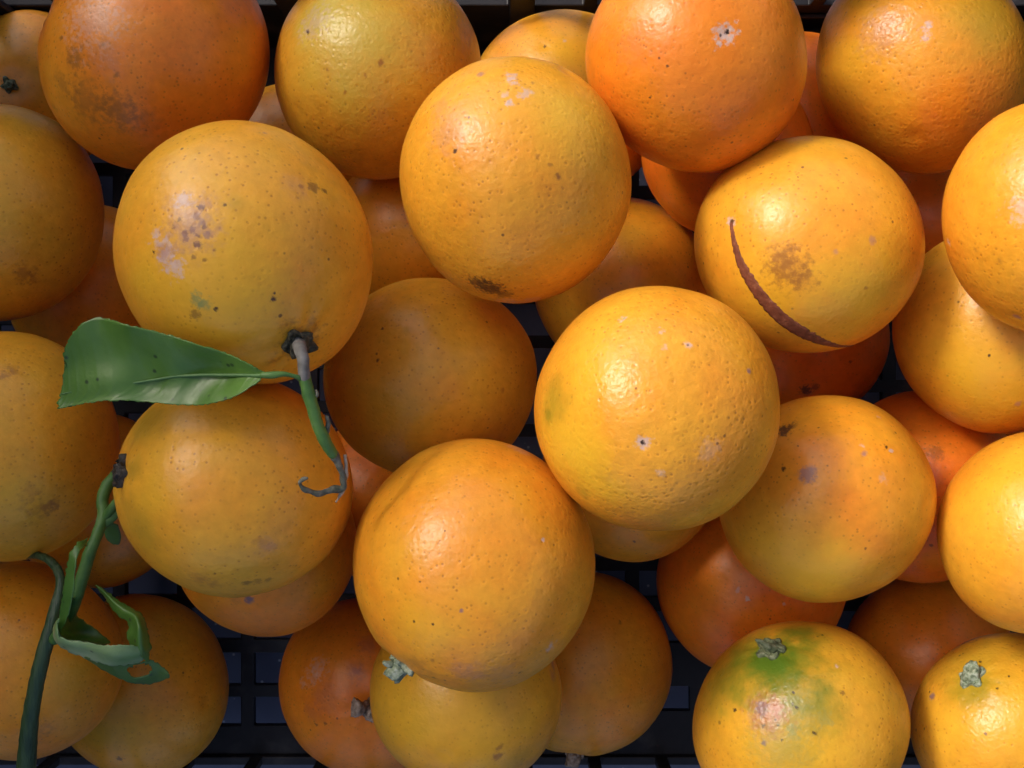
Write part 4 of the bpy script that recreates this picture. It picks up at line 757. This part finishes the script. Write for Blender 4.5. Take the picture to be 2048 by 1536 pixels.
# the long curved scar: a thin raised crust following the peel
def build_scar():
    o = oranges[SCAR_ORANGE]; c = Vector(o.location); surf = surfs[SCAR_ORANGE]
    path = spline([tuple(n) + (w,) for n, w in SCAR], 8)
    verts, faces = [], []
    prof = [(-1, -.0003), (-.93, .00018), (-.5, .00026), (0, .0002), (.5, .00026), (.93, .00018), (1, -.0003)]
    for k, p in enumerate(path):
        n = Vector(p[:3]).normalized()
        q = Vector(path[min(k + 1, len(path) - 1)][:3]) - Vector(path[max(k - 1, 0)][:3])
        side = n.cross(q).normalized()
        for t, h in prof:
            ww = p[3] / 2 * (1 + .35 * noise.noise(Vector((k * .55, 5 if t > 0 else 9, 0))) + .12 * noise.noise(Vector((k * 1.7, 2 if t > 0 else 7, 3))))
            d = (n + side * (t * ww / .036)).normalized()
            s = surf(d)
            verts.append(c + s + s.normalized() * h)
    m = len(prof)
    for k in range(len(path) - 1):
        for j in range(m - 1):
            faces.append((k * m + j, k * m + j + 1, (k + 1) * m + j + 1, (k + 1) * m + j))
    s = mesh_obj('scar', verts, faces, M_SCAR, o)
    s['label'] = 'long brown crescent scar'
build_scar()

# ---------------------------------------------------------------- leafy stem of the big tilted orange
def solid(o, t):
    s = o.modifiers.new('thickness', 'SOLIDIFY'); s.thickness = t; s.offset = -1
    return o
own = oranges[LEAF_ORANGE]
stem = tube('stem', LEAF_STEM_GREEN, M_STEM_GREEN, own, per=8, sides=16)
tube('woody_stem', LEAF_STEM_WOOD, M_STEM_GREY, own, per=8, sides=16, rough=.09)
v, f = [], []
for k, t in enumerate((LEAF_STEM_DRY, LEAF_BUD, LEAF_THORN, LEAF_THORN_TWO)):
    tube_geo(t, v, f, per=6, sides=10, rough=.3, seed=k)
mesh_obj('dry_tip', v, f, M_DRY, own)
tube('split_bark', LEAF_STEM_SPLIT, M_DRY_PALE, own, per=6, sides=8, rough=.4)
v, f = [], []
patch_geo(LEAF_ROWS, v, f, pu=14, pv=14, jag=.00045, wav=.0026, vein=.00011, torn=.0012)
leaf = solid(mesh_obj('leaf', v, f, M_LEAF, own), .0003)
rib_pts = [tuple(Vector(r[1]) + Vector((0, 0, -.00005))) + (.00052 - .00040 * k / len(LEAF_ROWS),) for k, r in enumerate(LEAF_ROWS)]
def child_of_part(o, part):
    o.parent = part
child_of_part(tube('midrib', rib_pts, M_LEAF_RIB, own, per=6, sides=8, rough=.05), leaf)
child_of_part(tube('petiole', PETIOLE, M_STEM_GREEN, own, per=6, sides=12), leaf)

# ---------------------------------------------------------------- stem and curled leaf of the sideways orange
own = oranges[TWIG_ORANGE]
v, f = [], []
for k, t in enumerate((TWIG_STEM, TWIG_FORK, TWIG_FORK_TWO)):
    tube_geo(t, v, f, per=6, sides=14, rough=.06, seed=k * 3)
mesh_obj('stem', v, f, M_STEM_GREEN, own)
def ell(u0, v0, ru, rv):
    return lambda u, w: ((u - u0) / ru) ** 2 + ((w - v0) / rv) ** 2 < 1
v, f, mi = [], [], []
for rows, slot, hole in ((CURL_STALK, 0, None), (CURL_INNER, 2, None), (CURL_RIM, 1, None), (CURL_LOWER, 2, ell(4.5, .62, 1.15, .42)), (CURL_RIBBON, 0, None)):
    n0 = len(f)
    patch_geo(rows, v, f, pu=6, pv=6, hole=hole, jag=.0006, wav=.0022, seed=slot)
    mi += [slot] * (len(f) - n0)
curl = solid(mesh_obj('curled_leaf', v, f, [M_LEAF, M_LEAF_PALE, M_LEAF_DARK], own, mat_index=mi), .0002)
v, f = [], []
patch_geo(SMALL_LEAF, v, f, pu=5, pv=5)
solid(mesh_obj('small_leaf', v, f, M_LEAF_DARK, own), .0003)

# ---------------------------------------------------------------- loose twig
tw = tube('twig', LONG_TWIG, M_STEM_DARK, None, origin=LONG_TWIG[8][:3], per=6, sides=16, rough=.05)
tag(tw, 'long dark green twig lying across the bottom left orange', 'twig')

# ---------------------------------------------------------------- unseen boards added to shade the left end and narrow the sky at the right
def board_mat():
    return plain_mat('grey_board', [(.3, C4(.10, .085, .065)), (.7, C4(.17, .15, .12))], 14, .7, .3, .0004, 120, stretch=(1, 6, 1))
def shade_board(x0, x1, y0, y1, top, label):
    v, f = [], []
    box_geo(v, f, x0, x1, y0, y1, GZ + .0005, top)
    o = mesh_obj('shade_board', v, f, BOARD, smooth=False, origin=((x0 + x1) / 2, (y0 + y1) / 2, GZ))
    bv = o.modifiers.new('bevel', 'BEVEL'); bv.width = .003; bv.segments = 2
    tag(o, label, 'board', 'unseen boards added around the crate for shade')
BOARD = board_mat()
shade_board(-.48, -.46, -.6, .40, .58, 'unseen upright board added to shade the left end of the crate')
shade_board(.335, .355, -.5, .30, .30, 'unseen upright board added to cut sky light at the right end')
